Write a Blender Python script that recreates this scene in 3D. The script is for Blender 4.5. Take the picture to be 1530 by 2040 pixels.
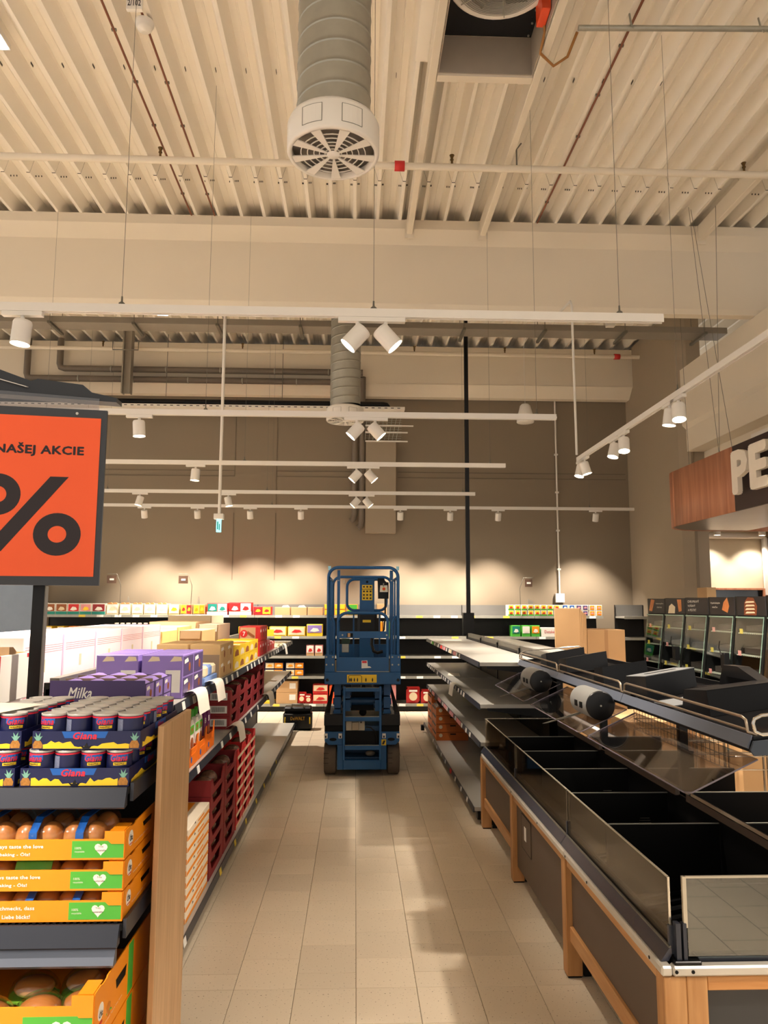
import bpy, math, random
from mathutils import Vector, Matrix, Euler
for o in list(bpy.data.objects): bpy.data.objects.remove(o, do_unlink=True)
scn = bpy.context.scene
COL = scn.collection
PI = math.pi
rnd = random.Random(7)
R = math.radians

# ---------------- camera ----------------
F_PX = 1500.0
YAW, PITCH, ROLL = math.atan(56/1500), math.atan(187/1500), R(0.2)
cd = bpy.data.cameras.new('camera'); cam = bpy.data.objects.new('camera', cd); COL.objects.link(cam)
cd.sensor_fit = 'VERTICAL'; cd.sensor_height = 36.0; cd.lens = F_PX/2040*36.0
cd.clip_start = 0.05; cd.clip_end = 200
fw = Vector((math.sin(YAW)*math.cos(PITCH), math.cos(YAW)*math.cos(PITCH), math.sin(PITCH)))
rt = Vector((math.cos(YAW), -math.sin(YAW), 0)); up = rt.cross(fw)
rr = rt*math.cos(ROLL) + up*math.sin(ROLL); uu = up*math.cos(ROLL) - rt*math.sin(ROLL)
cam.matrix_world = Matrix(((rr.x, uu.x, -fw.x, 0), (rr.y, uu.y, -fw.y, 0), (rr.z, uu.z, -fw.z, 1.75), (0, 0, 0, 1)))
scn.camera = cam
# ---------------- world, exposure ----------------
w = bpy.data.worlds.new('world'); scn.world = w; w.use_nodes = True
bg = w.node_tree.nodes['Background']; bg.inputs[0].default_value = (1.0, 0.92, 0.83, 1); bg.inputs[1].default_value = 0.5
vs = scn.view_settings
vs.view_transform = 'Standard'; vs.look = 'None'; vs.gamma = 1.0; vs.use_curve_mapping = False
vs.exposure = 0.9
LAMP_W = 200.0          # radiant power of one track spotlight
LAMP_COL = (1.0, 0.88, 0.76)

# ---------------- helpers ----------------
def lin(c):
    return tuple((x/12.92 if x <= 0.04045 else ((x+0.055)/1.055)**2.4) for x in c)
MATS = {}
def mat(name, rgb, rough=0.5, metal=0.0, var=0.06, scale=8.0, bump=0.0, emit=0.0, coat=0.0, alpha=1.0, spec=0.5):
    """procedural material; rgb in 0-255 display values"""
    if name in MATS: return MATS[name]
    m = bpy.data.materials.new(name); m.use_nodes = True; MATS[name] = m
    nt = m.node_tree; b = nt.nodes['Principled BSDF']
    c = lin([x/255 for x in rgb])
    tc = nt.nodes.new('ShaderNodeTexCoord'); nz = nt.nodes.new('ShaderNodeTexNoise')
    nz.inputs['Scale'].default_value = scale; nz.inputs['Detail'].default_value = 3
    nt.links.new(tc.outputs['Object'], nz.inputs['Vector'])
    mx = nt.nodes.new('ShaderNodeMix'); mx.data_type = 'RGBA'
    mx.inputs[6].default_value = tuple(x*(1-var) for x in c)+(1,)
    mx.inputs[7].default_value = tuple(min(1, x*(1+var)) for x in c)+(1,)
    nt.links.new(nz.outputs['Fac'], mx.inputs[0]); nt.links.new(mx.outputs[2], b.inputs['Base Color'])
    b.inputs['Roughness'].default_value = rough; b.inputs['Metallic'].default_value = metal
    if coat: b.inputs['Coat Weight'].default_value = coat; b.inputs['Coat Roughness'].default_value = 0.08
    b.inputs['Specular IOR Level'].default_value = spec
    if alpha < 1: b.inputs['Alpha'].default_value = alpha
    if emit:
        b.inputs['Emission Color'].default_value = c+(1,); b.inputs['Emission Strength'].default_value = emit
    if bump:
        bp = nt.nodes.new('ShaderNodeBump'); bp.inputs['Strength'].default_value = bump; bp.inputs['Distance'].default_value = 0.01
        nt.links.new(nz.outputs['Fac'], bp.inputs['Height']); nt.links.new(bp.outputs[0], b.inputs['Normal'])
    return m
def wood(name, a, bcol, axis='Z', sc=6.0, rough=0.45):
    if name in MATS: return MATS[name]
    m = bpy.data.materials.new(name); m.use_nodes = True; MATS[name] = m
    nt = m.node_tree; b = nt.nodes['Principled BSDF']
    tc = nt.nodes.new('ShaderNodeTexCoord'); mp = nt.nodes.new('ShaderNodeMapping')
    s = {'X': (0.08, 1, 1), 'Y': (1, 0.08, 1), 'Z': (1, 1, 0.08)}[axis]
    mp.inputs['Scale'].default_value = s; nz = nt.nodes.new('ShaderNodeTexNoise')
    nz.inputs['Scale'].default_value = sc*6; nz.inputs['Detail'].default_value = 6; nz.inputs['Distortion'].default_value = 0.6
    cr = nt.nodes.new('ShaderNodeValToRGB')
    cr.color_ramp.elements[0].position = 0.3; cr.color_ramp.elements[1].position = 0.7
    cr.color_ramp.elements[0].color = lin([x/255 for x in bcol])+(1,); cr.color_ramp.elements[1].color = lin([x/255 for x in a])+(1,)
    nt.links.new(tc.outputs['Object'], mp.inputs[0]); nt.links.new(mp.outputs[0], nz.inputs['Vector'])
    nt.links.new(nz.outputs['Fac'], cr.inputs[0]); nt.links.new(cr.outputs[0], b.inputs['Base Color'])
    b.inputs['Roughness'].default_value = rough
    return m
def glass(name, tint, fac=0.1, rough=0.02, edge=(0.8, 0.8, 0.8), k=0.5):
    if name in MATS: return MATS[name]
    m = bpy.data.materials.new(name); m.use_nodes = True; MATS[name] = m
    nt = m.node_tree; nt.nodes.clear(); out = nt.nodes.new('ShaderNodeOutputMaterial')
    t = nt.nodes.new('ShaderNodeBsdfTransparent'); t.inputs[0].default_value = tint+(1,)
    g = nt.nodes.new('ShaderNodeBsdfGlossy'); g.inputs['Color'].default_value = edge+(1,); g.inputs['Roughness'].default_value = rough
    lw = nt.nodes.new('ShaderNodeLayerWeight'); lw.inputs[0].default_value = 0.35
    mr = nt.nodes.new('ShaderNodeMapRange'); mr.inputs[3].default_value = fac; mr.inputs[4].default_value = min(1, fac+k)
    mx = nt.nodes.new('ShaderNodeMixShader')
    nt.links.new(lw.outputs['Fresnel'], mr.inputs[0]); nt.links.new(mr.outputs[0], mx.inputs[0])
    nt.links.new(t.outputs[0], mx.inputs[1]); nt.links.new(g.outputs[0], mx.inputs[2]); nt.links.new(mx.outputs[0], out.inputs[0])
    return m

class MB:
    """collects faces of one mesh"""
    def __init__(s): s.v = []; s.f = []; s.mi = []; s.m = 0; s.sm = []; s.smooth = False
    def _add(s, vs, fs, smooth=None):
        o = len(s.v); s.v += [tuple(p) for p in vs]
        for f in fs:
            s.f.append([i+o for i in f]); s.mi.append(s.m); s.sm.append(s.smooth if smooth is None else smooth)
        return s
    def box(s, x0, x1, y0, y1, z0, z1):
        if x0 > x1: x0, x1 = x1, x0
        if y0 > y1: y0, y1 = y1, y0
        if z0 > z1: z0, z1 = z1, z0
        return s._add([(x0,y0,z0),(x1,y0,z0),(x1,y1,z0),(x0,y1,z0),(x0,y0,z1),(x1,y0,z1),(x1,y1,z1),(x0,y1,z1)],
            [(0,3,2,1),(4,5,6,7),(0,1,5,4),(1,2,6,5),(2,3,7,6),(3,0,4,7)], False)
    def bbox(s, x0, x1, y0, y1, z0, z1, b=0.004):
        """box with chamfered edges"""
        if x0 > x1: x0, x1 = x1, x0
        if y0 > y1: y0, y1 = y1, y0
        if z0 > z1: z0, z1 = z1, z0
        b = min(b, (x1-x0)/2.2, (y1-y0)/2.2, (z1-z0)/2.2); V = []; F = []
        X = (x0, x1); Y = (y0, y1); Z = (z0, z1); idx = {}
        for i in (0,1):
            for j in (0,1):
                for k in (0,1):
                    sx, sy, sz = (1-2*i), (1-2*j), (1-2*k)
                    for a in range(3):
                        p = [X[i]+sx*b, Y[j]+sy*b, Z[k]+sz*b]; p[a] = (X[i], Y[j], Z[k])[a]
                        idx[(i,j,k,a)] = len(V); V.append(p)
        g = lambda i,j,k,a: idx[(i,j,k,a)]
        for k in (0,1):
            q = [g(0,0,k,2), g(1,0,k,2), g(1,1,k,2), g(0,1,k,2)]; F.append(q if k else q[::-1])
            q = [g(0,k,0,1), g(1,k,0,1), g(1,k,1,1), g(0,k,1,1)]; F.append(q[::-1] if k else q)
            q = [g(k,0,0,0), g(k,1,0,0), g(k,1,1,0), g(k,0,1,0)]; F.append(q if k else q[::-1])
        for i in (0,1):
            for j in (0,1):
                F.append([g(i,j,0,0), g(i,j,1,0), g(i,j,1,1), g(i,j,0,1)])
                F.append([g(i,0,j,0), g(i,1,j,0), g(i,1,j,2), g(i,0,j,2)])
                F.append([g(0,i,j,1), g(1,i,j,1), g(1,i,j,2), g(0,i,j,2)])
                for k in (0,1): F.append([g(i,j,k,0), g(i,j,k,1), g(i,j,k,2)])
        return s._add(V, F, False)
    def cyl(s, p0, p1, r, n=16, r1=None, caps=True):
        p0 = Vector(p0); p1 = Vector(p1); d = (p1-p0).normalized()
        a = d.orthogonal().normalized(); b = d.cross(a); r1 = r if r1 is None else r1
        V = []
        for (p, q) in ((p0, r), (p1, r1)):
            for i in range(n):
                t = 2*PI*i/n; V.append(p+(a*math.cos(t)+b*math.sin(t))*q)
        s._add(V, [(i, (i+1)%n, n+(i+1)%n, n+i) for i in range(n)], True)
        if caps:
            s._add(V[:n], [tuple(range(n))[::-1]], False); s._add(V[n:], [tuple(range(n))], False)
        return s
    def tube(s, pts, r, n=8, closed=False):
        pts = [Vector(p) for p in pts]; N = len(pts); V = []; prev = None
        for i, p in enumerate(pts):
            if closed: d = pts[(i+1)%N]-pts[i-1]
            else: d = pts[min(i+1, N-1)]-pts[max(i-1, 0)]
            d.normalize()
            a = d.orthogonal() if prev is None else prev - d*prev.dot(d)
            if a.length < 1e-5: a = d.orthogonal()
            a.normalize(); prev = a; b = d.cross(a)
            for k in range(n):
                t = 2*PI*k/n; V.append(p+(a*math.cos(t)+b*math.sin(t))*r)
        F = []
        for i in range(N if closed else N-1):
            j = (i+1) % N
            for k in range(n): F.append((i*n+k, i*n+(k+1)%n, j*n+(k+1)%n, j*n+k))
        s._add(V, F, True)
        if not closed:
            s._add(V[:n], [tuple(range(n))[::-1]], False); s._add(V[-n:], [tuple(range(n))], False)
        return s
    def lathe(s, prof, c=(0,0,0), n=24, axis='Z', caps=False):
        V = []
        for (r, z) in prof:
            for i in range(n):
                t = 2*PI*i/n
                q = (r*math.cos(t), r*math.sin(t), z)
                if axis == 'Y': q = (q[0], q[2], q[1])
                if axis == 'X': q = (q[2], q[0], q[1])
                V.append((q[0]+c[0], q[1]+c[1], q[2]+c[2]))
        m = len(prof)
        F = [(j*n+i, j*n+(i+1)%n, (j+1)*n+(i+1)%n, (j+1)*n+i) for j in range(m-1) for i in range(n)]
        s._add(V, F, True)
        if caps: s._add(V[:n], [tuple(range(n))], False); s._add(V[-n:], [tuple(range(n))], False)
        return s
    def prism(s, poly, a0, a1, axis='Y'):
        """poly of 2D points extruded along axis; X: (y,z), Y: (x,z), Z: (x,y)"""
        def P(p, t):
            return {'X': (t, p[0], p[1]), 'Y': (p[0], t, p[1]), 'Z': (p[0], p[1], t)}[axis]
        n = len(poly); V = [P(p, a0) for p in poly]+[P(p, a1) for p in poly]
        return s._add(V, [tuple(range(n))[::-1], tuple(range(n, 2*n))]+[(i, (i+1)%n, n+(i+1)%n, n+i) for i in range(n)], False)
    def quad(s, a, b, c, d): return s._add([a, b, c, d], [(0,1,2,3)], False)
    def slab(s, a, b, c, d, t):
        """thin plate from quad with thickness vector t"""
        t = Vector(t); V = [Vector(p) for p in (a,b,c,d)]; V += [p+t for p in V]
        return s._add(V, [(0,1,2,3),(7,6,5,4),(0,4,5,1),(1,5,6,2),(2,6,7,3),(3,7,4,0)], False)
    def ball(s, c, r, n=12, m=8, sq=(1,1,1)):
        V = []; F = []
        for j in range(1, m):
            p = PI*j/m
            for i in range(n):
                t = 2*PI*i/n; V.append((c[0]+r*sq[0]*math.sin(p)*math.cos(t), c[1]+r*sq[1]*math.sin(p)*math.sin(t), c[2]+r*sq[2]*math.cos(p)))
        top = len(V); V.append((c[0], c[1], c[2]+r*sq[2])); V.append((c[0], c[1], c[2]-r*sq[2]))
        for j in range(m-2):
            for i in range(n): F.append((j*n+i, (j+1)*n+i, (j+1)*n+(i+1)%n, j*n+(i+1)%n))
        for i in range(n): F.append((top, i, (i+1)%n)); F.append((top+1, (m-2)*n+(i+1)%n, (m-2)*n+i))
        return s._add(V, F, True)

def mkmesh(name, b, mats, off=(0,0,0)):
    me = bpy.data.meshes.new(name)
    me.from_pydata([(x-off[0], y-off[1], z-off[2]) for x, y, z in b.v], [], b.f)
    for m in (mats if isinstance(mats, (list, tuple)) else [mats]): me.materials.append(m)
    me.polygons.foreach_set('material_index', b.mi); me.polygons.foreach_set('use_smooth', b.sm)
    me.update(); return me
WL = {}
def part(name, b, mats, parent=None, label=None, kind=None, me=None):
    """mesh built in world coordinates; linked under parent"""
    off = WL.get(parent.name, (0,0,0)) if parent is not None else (0,0,0)
    if me is None: me = mkmesh(name, b, mats, off)
    o = bpy.data.objects.new(name, me); COL.objects.link(o)
    if parent is not None:
        o.parent = parent; WL[o.name] = off
    if label: o['label'] = label
    if kind: o['kind'] = kind
    return o
def thing(name, label, cat, loc=(0,0,0), group=None, rz=0):
    o = bpy.data.objects.new(name, None); COL.objects.link(o); o.empty_display_size = 0.05
    o.location = loc; o.rotation_euler = (0,0,rz); WL[o.name] = tuple(loc)
    o['label'] = label; o['category'] = cat
    if group: o['group'] = group
    return o
def solo(name, b, mats, label, cat, group=None, loc=(0,0,0)):
    o = bpy.data.objects.new(name, mkmesh(name, b, mats, loc)); COL.objects.link(o); o.location = loc
    WL[o.name] = tuple(loc); o['label'] = label; o['category'] = cat
    if group: o['group'] = group
    return o
def struct(name, b, mats, parent=None):
    o = part(name, b, mats, parent)
    if parent is None: o['kind'] = 'structure'
    return o
def refit(root, fn):
    """re-seat all meshes of a thing by moving their points in world space"""
    off = Vector(root.location); done = set()
    def go(o):
        for c in o.children:
            if c.type == 'MESH' and c.data.name not in done:
                done.add(c.data.name)
                for v in c.data.vertices: v.co = Vector(fn(*(v.co+off)))-off
            go(c)
    go(root)
def dup(root, loc=None, rz=None, label=None, group=None):
    def cp(o, par):
        c = o.copy(); COL.objects.link(c)
        if par is not None: c.parent = par
        for ch in [k for k in o.children]: cp(ch, c)
        return c
    r = cp(root, None)
    if loc is not None: r.location = loc
    if rz is not None: r.rotation_euler = (0,0,rz)
    if label: r['label'] = label
    if group: r['group'] = group
    return r
FRAMES = {'-Y': (Vector((1,0,0)), Vector((0,0,1))), '+X': (Vector((0,1,0)), Vector((0,0,1))), '-X': (Vector((0,-1,0)), Vector((0,0,1)))}
def text(body, org, width, height, m, parent, face='-Y', bold=0.02, name='lettering', bend=None, depth=0.0, frame=None, shear=0.0, kind=None):
    cu = bpy.data.curves.new('t', 'FONT'); cu.body = body; cu.size = 1; cu.space_character = 1+bold*1.6; cu.extrude = 0.0; cu.shear = shear
    cu.resolution_u = 2
    ob = bpy.data.objects.new('t', cu); COL.objects.link(ob)
    me = bpy.data.meshes.new_from_object(ob); bpy.data.objects.remove(ob)
    if not me.vertices: return None
    xs = [v.co.x for v in me.vertices]; ys = [v.co.y for v in me.vertices]
    x0, x1, y0, y1 = min(xs), max(xs), min(ys), max(ys)
    sx = width/(x1-x0); sy = height/(y1-y0)
    X, Y = frame or FRAMES[face]; N = X.cross(Y)
    off = Vector(WL.get(parent.name, (0,0,0))) if parent is not None else Vector((0,0,0))
    def tr(px, py, d):
        u = (px-x0)*sx; v = (py-y0)*sy
        if bend:
            r, c = bend; a = (u-width/2)/r
            return Vector((c[0]+(r+d)*math.sin(a), c[1]-(r+d)*math.cos(a), org[2]+v)) - off
        return Vector(org)+X*u+Y*v+N*d-off
    v0 = [v.co.copy() for v in me.vertices]; p0 = [list(p.vertices) for p in me.polygons]
    verts = []; polys = []
    dirs = [(0, 0)] if bold < .015 else ([(0, 0)]+[(bold*math.cos(a*PI/4), bold*math.sin(a*PI/4)) for a in range(8)] if width > .2 else [(bold, 0), (-bold, 0), (0, bold), (0, -bold)])
    for (ax, ay) in dirs:
        o_ = len(verts); verts += [Vector((v.x+ax, v.y+ay, len(verts)/max(1, len(v0))*4e-5)) for v in v0]; polys += [[i+o_ for i in p] for p in p0]
    V = [tr(v.x, v.y, depth+v.z) for v in verts]; Fs = polys
    if depth > 0.004:
        n = len(verts); V += [tr(v.x, v.y, 0) for v in verts]
        cnt = {}
        for p in polys:
            for i in range(len(p)):
                e = (p[i], p[(i+1)%len(p)]); k = tuple(sorted(e)); cnt.setdefault(k, []).append(e)
        Fs = polys+[[e[0][0]+n, e[0][1]+n, e[0][1], e[0][0]] for k, e in cnt.items() if len(e) == 1]
    m2 = bpy.data.meshes.new(name); m2.from_pydata(V, [], Fs); m2.materials.append(m); m2.update()
    bpy.data.meshes.remove(me)
    o = bpy.data.objects.new(name, m2); COL.objects.link(o)
    if parent is not None: o.parent = parent; WL[o.name] = tuple(off)
    return o
def arc(c, r, a0, a1, n, pl='xz', k=0):
    out = []
    for i in range(n+1):
        a = R(a0+(a1-a0)*i/n); u, v = c[0]+r*math.cos(a), c[1]+r*math.sin(a)
        out.append({'xz': (u, k, v), 'yz': (k, u, v), 'xy': (u, v, k)}[pl])
    return out
def rrect(x0, x1, z0, z1, r, y, n=5):
    return arc((x1-r, z1-r), r, 90, 0, n, 'xz', y)+arc((x1-r, z0+r), r, 0, -90, n, 'xz', y)+arc((x0+r, z0+r), r, -90, -180, n, 'xz', y)+arc((x0+r, z1-r), r, 180, 90, n, 'xz', y)

# ---------------- materials ----------------
def tilemat():
    m = mat('floor_tile_stone', (218, 203, 178), 0.42, var=0.05, scale=2.0)
    nt = m.node_tree; b = nt.nodes['Principled BSDF']; src = b.inputs['Base Color'].links[0].from_socket
    tc = nt.nodes.new('ShaderNodeTexCoord')
    nz = nt.nodes.new('ShaderNodeTexNoise'); nz.inputs['Scale'].default_value = 95; nz.inputs['Detail'].default_value = 1
    nt.links.new(tc.outputs['Object'], nz.inputs['Vector'])
    cr = nt.nodes.new('ShaderNodeValToRGB'); cr.color_ramp.elements[0].position = 0.26; cr.color_ramp.elements[1].position = 0.31
    cr.color_ramp.elements[0].color = (0.32, 0.26, 0.2, 1); cr.color_ramp.elements[1].color = (1, 1, 1, 1)
    nt.links.new(nz.outputs['Fac'], cr.inputs[0])
    mu = nt.nodes.new('ShaderNodeMix'); mu.data_type = 'RGBA'; mu.blend_type = 'MULTIPLY'; mu.inputs[0].default_value = 1
    nt.links.new(src, mu.inputs[6]); nt.links.new(cr.outputs[0], mu.inputs[7])
    oi = nt.nodes.new('ShaderNodeObjectInfo'); mr = nt.nodes.new('ShaderNodeMapRange'); mr.inputs[3].default_value = 0.93; mr.inputs[4].default_value = 1.03
    nt.links.new(oi.outputs['Random'], mr.inputs[0])
    mv = nt.nodes.new('ShaderNodeVectorMath'); mv.operation = 'SCALE'
    nt.links.new(mu.outputs[2], mv.inputs[0]); nt.links.new(mr.outputs[0], mv.inputs['Scale'])
    nt.links.new(mv.outputs[0], b.inputs['Base Color'])
    return m
M_TILE = tilemat()
def floorfar():
    m = mat('floor_far_tiles', (218, 203, 178), 0.42, var=0.04)
    nt = m.node_tree; b = nt.nodes['Principled BSDF']
    tc = nt.nodes.new('ShaderNodeTexCoord'); br = nt.nodes.new('ShaderNodeTexBrick')
    mp = nt.nodes.new('ShaderNodeMapping'); mp.inputs['Rotation'].default_value = (0,0,PI/2); mp.inputs['Location'].default_value = (-0.12, 0.017, 0)
    br.inputs['Color1'].default_value = lin((.855,.795,.70))+(1,); br.inputs['Color2'].default_value = lin((.83,.77,.68))+(1,)
    br.inputs['Mortar'].default_value = lin((.55,.5,.43))+(1,); br.inputs['Scale'].default_value = 1
    br.inputs['Brick Width'].default_value = 0.30; br.inputs['Row Height'].default_value = 0.2805; br.inputs['Mortar Size'].default_value = 0.003
    nt.links.new(tc.outputs['Object'], mp.inputs[0]); nt.links.new(mp.outputs[0], br.inputs['Vector']); nt.links.new(br.outputs['Color'], b.inputs['Base Color'])
    return m
M_FLOOR = floorfar()
M_GROUT = mat('floor_grout', (150, 136, 115), 0.8)
M_CREAM = mat('cream_paint', (226, 214, 194), 0.6, var=0.03, scale=1.5)
M_DECK = mat('deck_paint', (240, 232, 218), 0.75, var=0.03, scale=3)
M_TAUPE = mat('taupe_wall_paint', (136, 122, 102), 0.75, var=0.04, scale=1.0)
M_TAUPE2 = mat('taupe_light_paint', (160, 145, 124), 0.7, var=0.04, scale=1.0)
M_WHITE = mat('white_enamel', (232, 226, 216), 0.35, var=0.02)
M_LENS = mat('lit_lens', (255, 240, 215), 0.4, emit=14, var=0)
M_GALV = mat('galvanised_steel', (166, 164, 152), 0.38, 0.55, var=0.12, scale=14)
M_GALVD = mat('galvanised_dark', (120, 116, 106), 0.5, 0.6, var=0.12, scale=10)
M_GREYPIPE = mat('grey_pipe', (112, 101, 88), 0.55)
M_BLACK = mat('black_plastic', (13, 13, 14), 0.35, var=0.1, spec=.3)
M_BLACKM = mat('black_matt', (6, 6, 6), 0.5, var=0.1, spec=0.2)
M_BLUEBLK = mat('slate_rail', (46, 50, 60), 0.35, 0.1, var=0.05)
M_SHELF = mat('shelf_grey', (176, 173, 164), 0.36, 0.1, var=0.03)
M_SHELFD = mat('shelf_back_dark', (17, 16, 16), 0.55, var=0.08)
M_TAG = mat('price_card', (235, 232, 225), 0.6, var=0.02)
M_YTAG = mat('yellow_card', (222, 196, 70), 0.6, var=0.05)
M_PAPER = mat('white_paper', (240, 232, 216), 0.7, var=0.02)
M_BLUE = mat('lift_blue', (18, 84, 138), 0.42, 0.05, var=0.12, scale=12)
M_BLUED = mat('lift_blue_worn', (34, 74, 112), 0.5, 0.1, var=0.2, scale=16)
M_RUBBER = mat('grey_tyre', (104, 92, 80), 0.8, var=0.15, scale=14)
M_CHROME = mat('chrome_rod', (200, 195, 185), 0.18, 1.0, var=0.02)
M_BRASS = mat('warm_rail', (176, 160, 140), 0.3, 0.9, var=0.04)
M_CARD = mat('cardboard', (196, 158, 112), 0.75, var=0.05, scale=5)
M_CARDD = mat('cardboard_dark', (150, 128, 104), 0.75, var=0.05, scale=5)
M_ORANGE = mat('orange_carton', (248, 150, 12), 0.5, var=0.04)
M_GREEN = mat('green_print', (78, 178, 58), 0.5, var=0.03)
M_BURG = mat('burgundy_carton', (140, 30, 34), 0.6, var=0.08)
M_RED = mat('red_print', (206, 38, 36), 0.5, var=0.06)
M_PURP = mat('lilac_purple_carton', (150, 126, 198), 0.5, var=0.05)
M_PURPD = mat('deep_purple_carton', (84, 68, 114), 0.55, var=0.05)
M_YEL = mat('yellow_print', (244, 204, 40), 0.5, var=0.06)
M_NAVY = mat('navy_print', (24, 30, 74), 0.35, var=0.06)
M_SKYB = mat('bright_blue_print', (26, 92, 176), 0.35, var=0.06)
M_REDT = mat('script_red', (226, 40, 62), 0.5, var=0)
M_WT = mat('white_ink', (246, 240, 228), 0.6, var=0)
M_DKT = mat('dark_ink', (34, 22, 26), 0.5, var=0)
M_BROWN = mat('cookie_brown', (150, 84, 40), 0.6, var=0.25, scale=40)
M_CREAMP = mat('cream_print', (232, 214, 178), 0.6, var=0.06)
M_PINK = mat('pink_print', (226, 150, 150), 0.55, var=0.08)
M_BUN = mat('bun_crust', (206, 140, 72), 0.35, var=0.25, scale=14, coat=0.6)
def bunmat():
    m = M_BUN; nt = m.node_tree; b = nt.nodes['Principled BSDF']; src = b.inputs['Base Color'].links[0].from_socket
    tc = nt.nodes.new('ShaderNodeTexCoord'); sp = nt.nodes.new('ShaderNodeSeparateXYZ'); cr = nt.nodes.new('ShaderNodeValToRGB')
    cr.color_ramp.elements[0].position = .35; cr.color_ramp.elements[1].position = .7
    cr.color_ramp.elements[0].color = lin((.91, .74, .50))+(1,); cr.color_ramp.elements[1].color = lin((.72, .44, .20))+(1,)
    mx = nt.nodes.new('ShaderNodeMix'); mx.data_type = 'RGBA'; mx.inputs[0].default_value = .8
    nt.links.new(tc.outputs['Generated'], sp.inputs[0]); nt.links.new(sp.outputs['Z'], cr.inputs[0])
    nt.links.new(src, mx.inputs[6]); nt.links.new(cr.outputs[0], mx.inputs[7]); nt.links.new(mx.outputs[2], b.inputs['Base Color'])
bunmat()
M_TEAL = mat('teal_print', (20, 134, 120), 0.5)
M_TIN = mat('tin_lid', (196, 194, 186), 0.3, 0.3, var=0.05)
M_OAK = wood('oak_panel', (206, 168, 124), (182, 142, 98), 'Z', 5)
M_BEECH = wood('beech_leg', (196, 146, 92), (170, 118, 66), 'Z', 6)
M_BEECHY = wood('beech_rail', (200, 152, 100), (180, 128, 76), 'Y', 6)
M_WALNUT = wood('reddish_fascia_wood', (200, 138, 104), (164, 104, 74), 'Z', 2.2, 0.5)
M_BROWNP = mat('brown_laminate', (88, 74, 62), 0.5, var=0.05)
M_GLASS = glass('smoked_glass', (0.82, 0.77, 0.70), 0.04, k=0.28)
M_ACR = glass('clear_acrylic', (0.78, 0.76, 0.76), 0.06)
M_FILM = glass('clear_film', (0.95, 0.95, 0.95), 0.05, 0.12, k=.35)
M_CLEAR = glass('clear_glass', (0.92, 0.95, 0.93), 0.03, k=0.12)
M_EDGE = mat('glass_edge', (190, 180, 160), 0.25, 0.3, var=0)
M_GEDGE = mat('green_glass_edge', (120, 150, 135), 0.2, 0.1, var=0)
# =====================================================================
# SETTING
# =====================================================================
fl = struct('floor', MB().box(-9, 10, -3, 14.2, -0.10, -0.004), M_GROUT)
b = MB(); b.box(-9, -1.11, -3, 14.2, -0.004, 0); b.box(1.703, 10, -3, 14.2, -0.004, 0); b.box(-1.11, 1.703, 9.12, 14.2, -0.004, 0); b.box(-1.11, 1.703, -3, 2.2, -0.004, 0)
part('tile_field', b, M_FLOOR, fl, kind='stuff')
TW, TL = 0.2805, 0.30
tm = mkmesh('tile', MB().bbox(0.0012, TW-0.0012, 0.0012, TL-0.0012, -0.008, 0, 0.0012), M_TILE)
tmh = mkmesh('tile', MB().bbox(0.0012, TW-0.0012, 0.0012, TL/2-0.0012, -0.008, 0, 0.0012), M_TILE)
for i in range(-4, 6):
    x = 0.017+i*TW
    for seg, (ya, yb) in enumerate(((2.22, 3.72), (3.72, 9.12))):
        if seg == 0 or i % 2 == 0:
            L = [(y, tm) for y in [ya+k*TL for k in range(int(round((yb-ya)/TL)))]]
        else:
            L = [(ya, tmh)]+[(ya+TL/2+k*TL, tm) for k in range(int(round((yb-ya)/TL))-1)]+[(yb-TL/2, tmh)]
        for y, me in L:
            o = bpy.data.objects.new('tile', me); COL.objects.link(o); o.location = (x, y, 0); o.parent = fl
cl = struct('ceiling', MB().box(-9, 10, -3, 14.2, 6.64, 6.7), M_CREAM)
# trapezoidal deck
PT = 0.275; ZD, ZT = 6.45, 6.61
def deck(x0, n, y0, y1, dz=0):
    b = MB(); pr = []
    if y0 < 4.2 and x0 < 1.4 and x0+n*PT > .55 and n > 1:      # leave the fan opening clear
        b = MB()
        for k in range(n):
            x = x0+k*PT
            for (a, c) in (((y0, 4.2), (5.98, y1)) if .45 < x < 1.5 else ((y0, y1),)):
                q = deck(x, 1, a, c, dz); o = len(b.v); b.v += q.v; b.f += [[i+o for i in f] for f in q.f]; b.mi += q.mi; b.sm += q.sm
        return b
    for k in range(n):
        x = x0+k*PT
        pr += [(x, ZD), (x+.035, ZD), (x+.075, ZT-.02), (x+.085, ZT), (x+.148, ZT), (x+.153, ZT-.006), (x+.160, ZT-.006), (x+.165, ZT), (x+.225, ZT), (x+.235, ZT-.02)]
    pr.append((x0+n*PT, ZD))
    V = [(x, y0, z+dz) for x, z in pr]+[(x, y1, z+dz) for x, z in pr]; m = len(pr)
    b._add(V, [(i, i+1, m+i+1, m+i) for i in range(m-1)], False)
    V2 = [(x, y0, z+dz) for x, z in pr]+[(x, y0, z+dz+0.008) for x, z in pr]
    b.m = 1; b._add(V2, [(i, i+1, m+i+1, m+i) for i in range(m-1)], False)
    return b
M_DECKE = mat('deck_cut_edge', (70, 62, 54), 0.7)
for j in range(17):
    x0 = -8.86+j*4*PT
    part('deck_sheet', deck(x0, 4, 1.0, 7.95), [M_DECK, M_DECKE], cl)
    part('deck_sheet', deck(x0, 4, 7.86, 13.95, -0.008), [M_DECK, M_DECKE], cl)
b = MB()
for k in range(0, 68):
    x = -8.86+k*PT
    for y in (6.35, 4.4): b.box(x+.12, x+.124, y, y+.05, ZT-.02, ZT-.002)
    for s in range(3):
        b.box(x+.045+s*.009, x+.052+s*.009, 7.98+s*.05, 7.992+s*.05, ZD+.02+s*.03, ZD+.035+s*.03)
        b.box(x+.258-s*.009, x+.265-s*.009, 7.98+s*.05, 7.992+s*.05, ZD+.01+s*.03, ZD+.025+s*.03)
part('deck_screw', b, M_DECKE, cl, kind='stuff')
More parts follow.
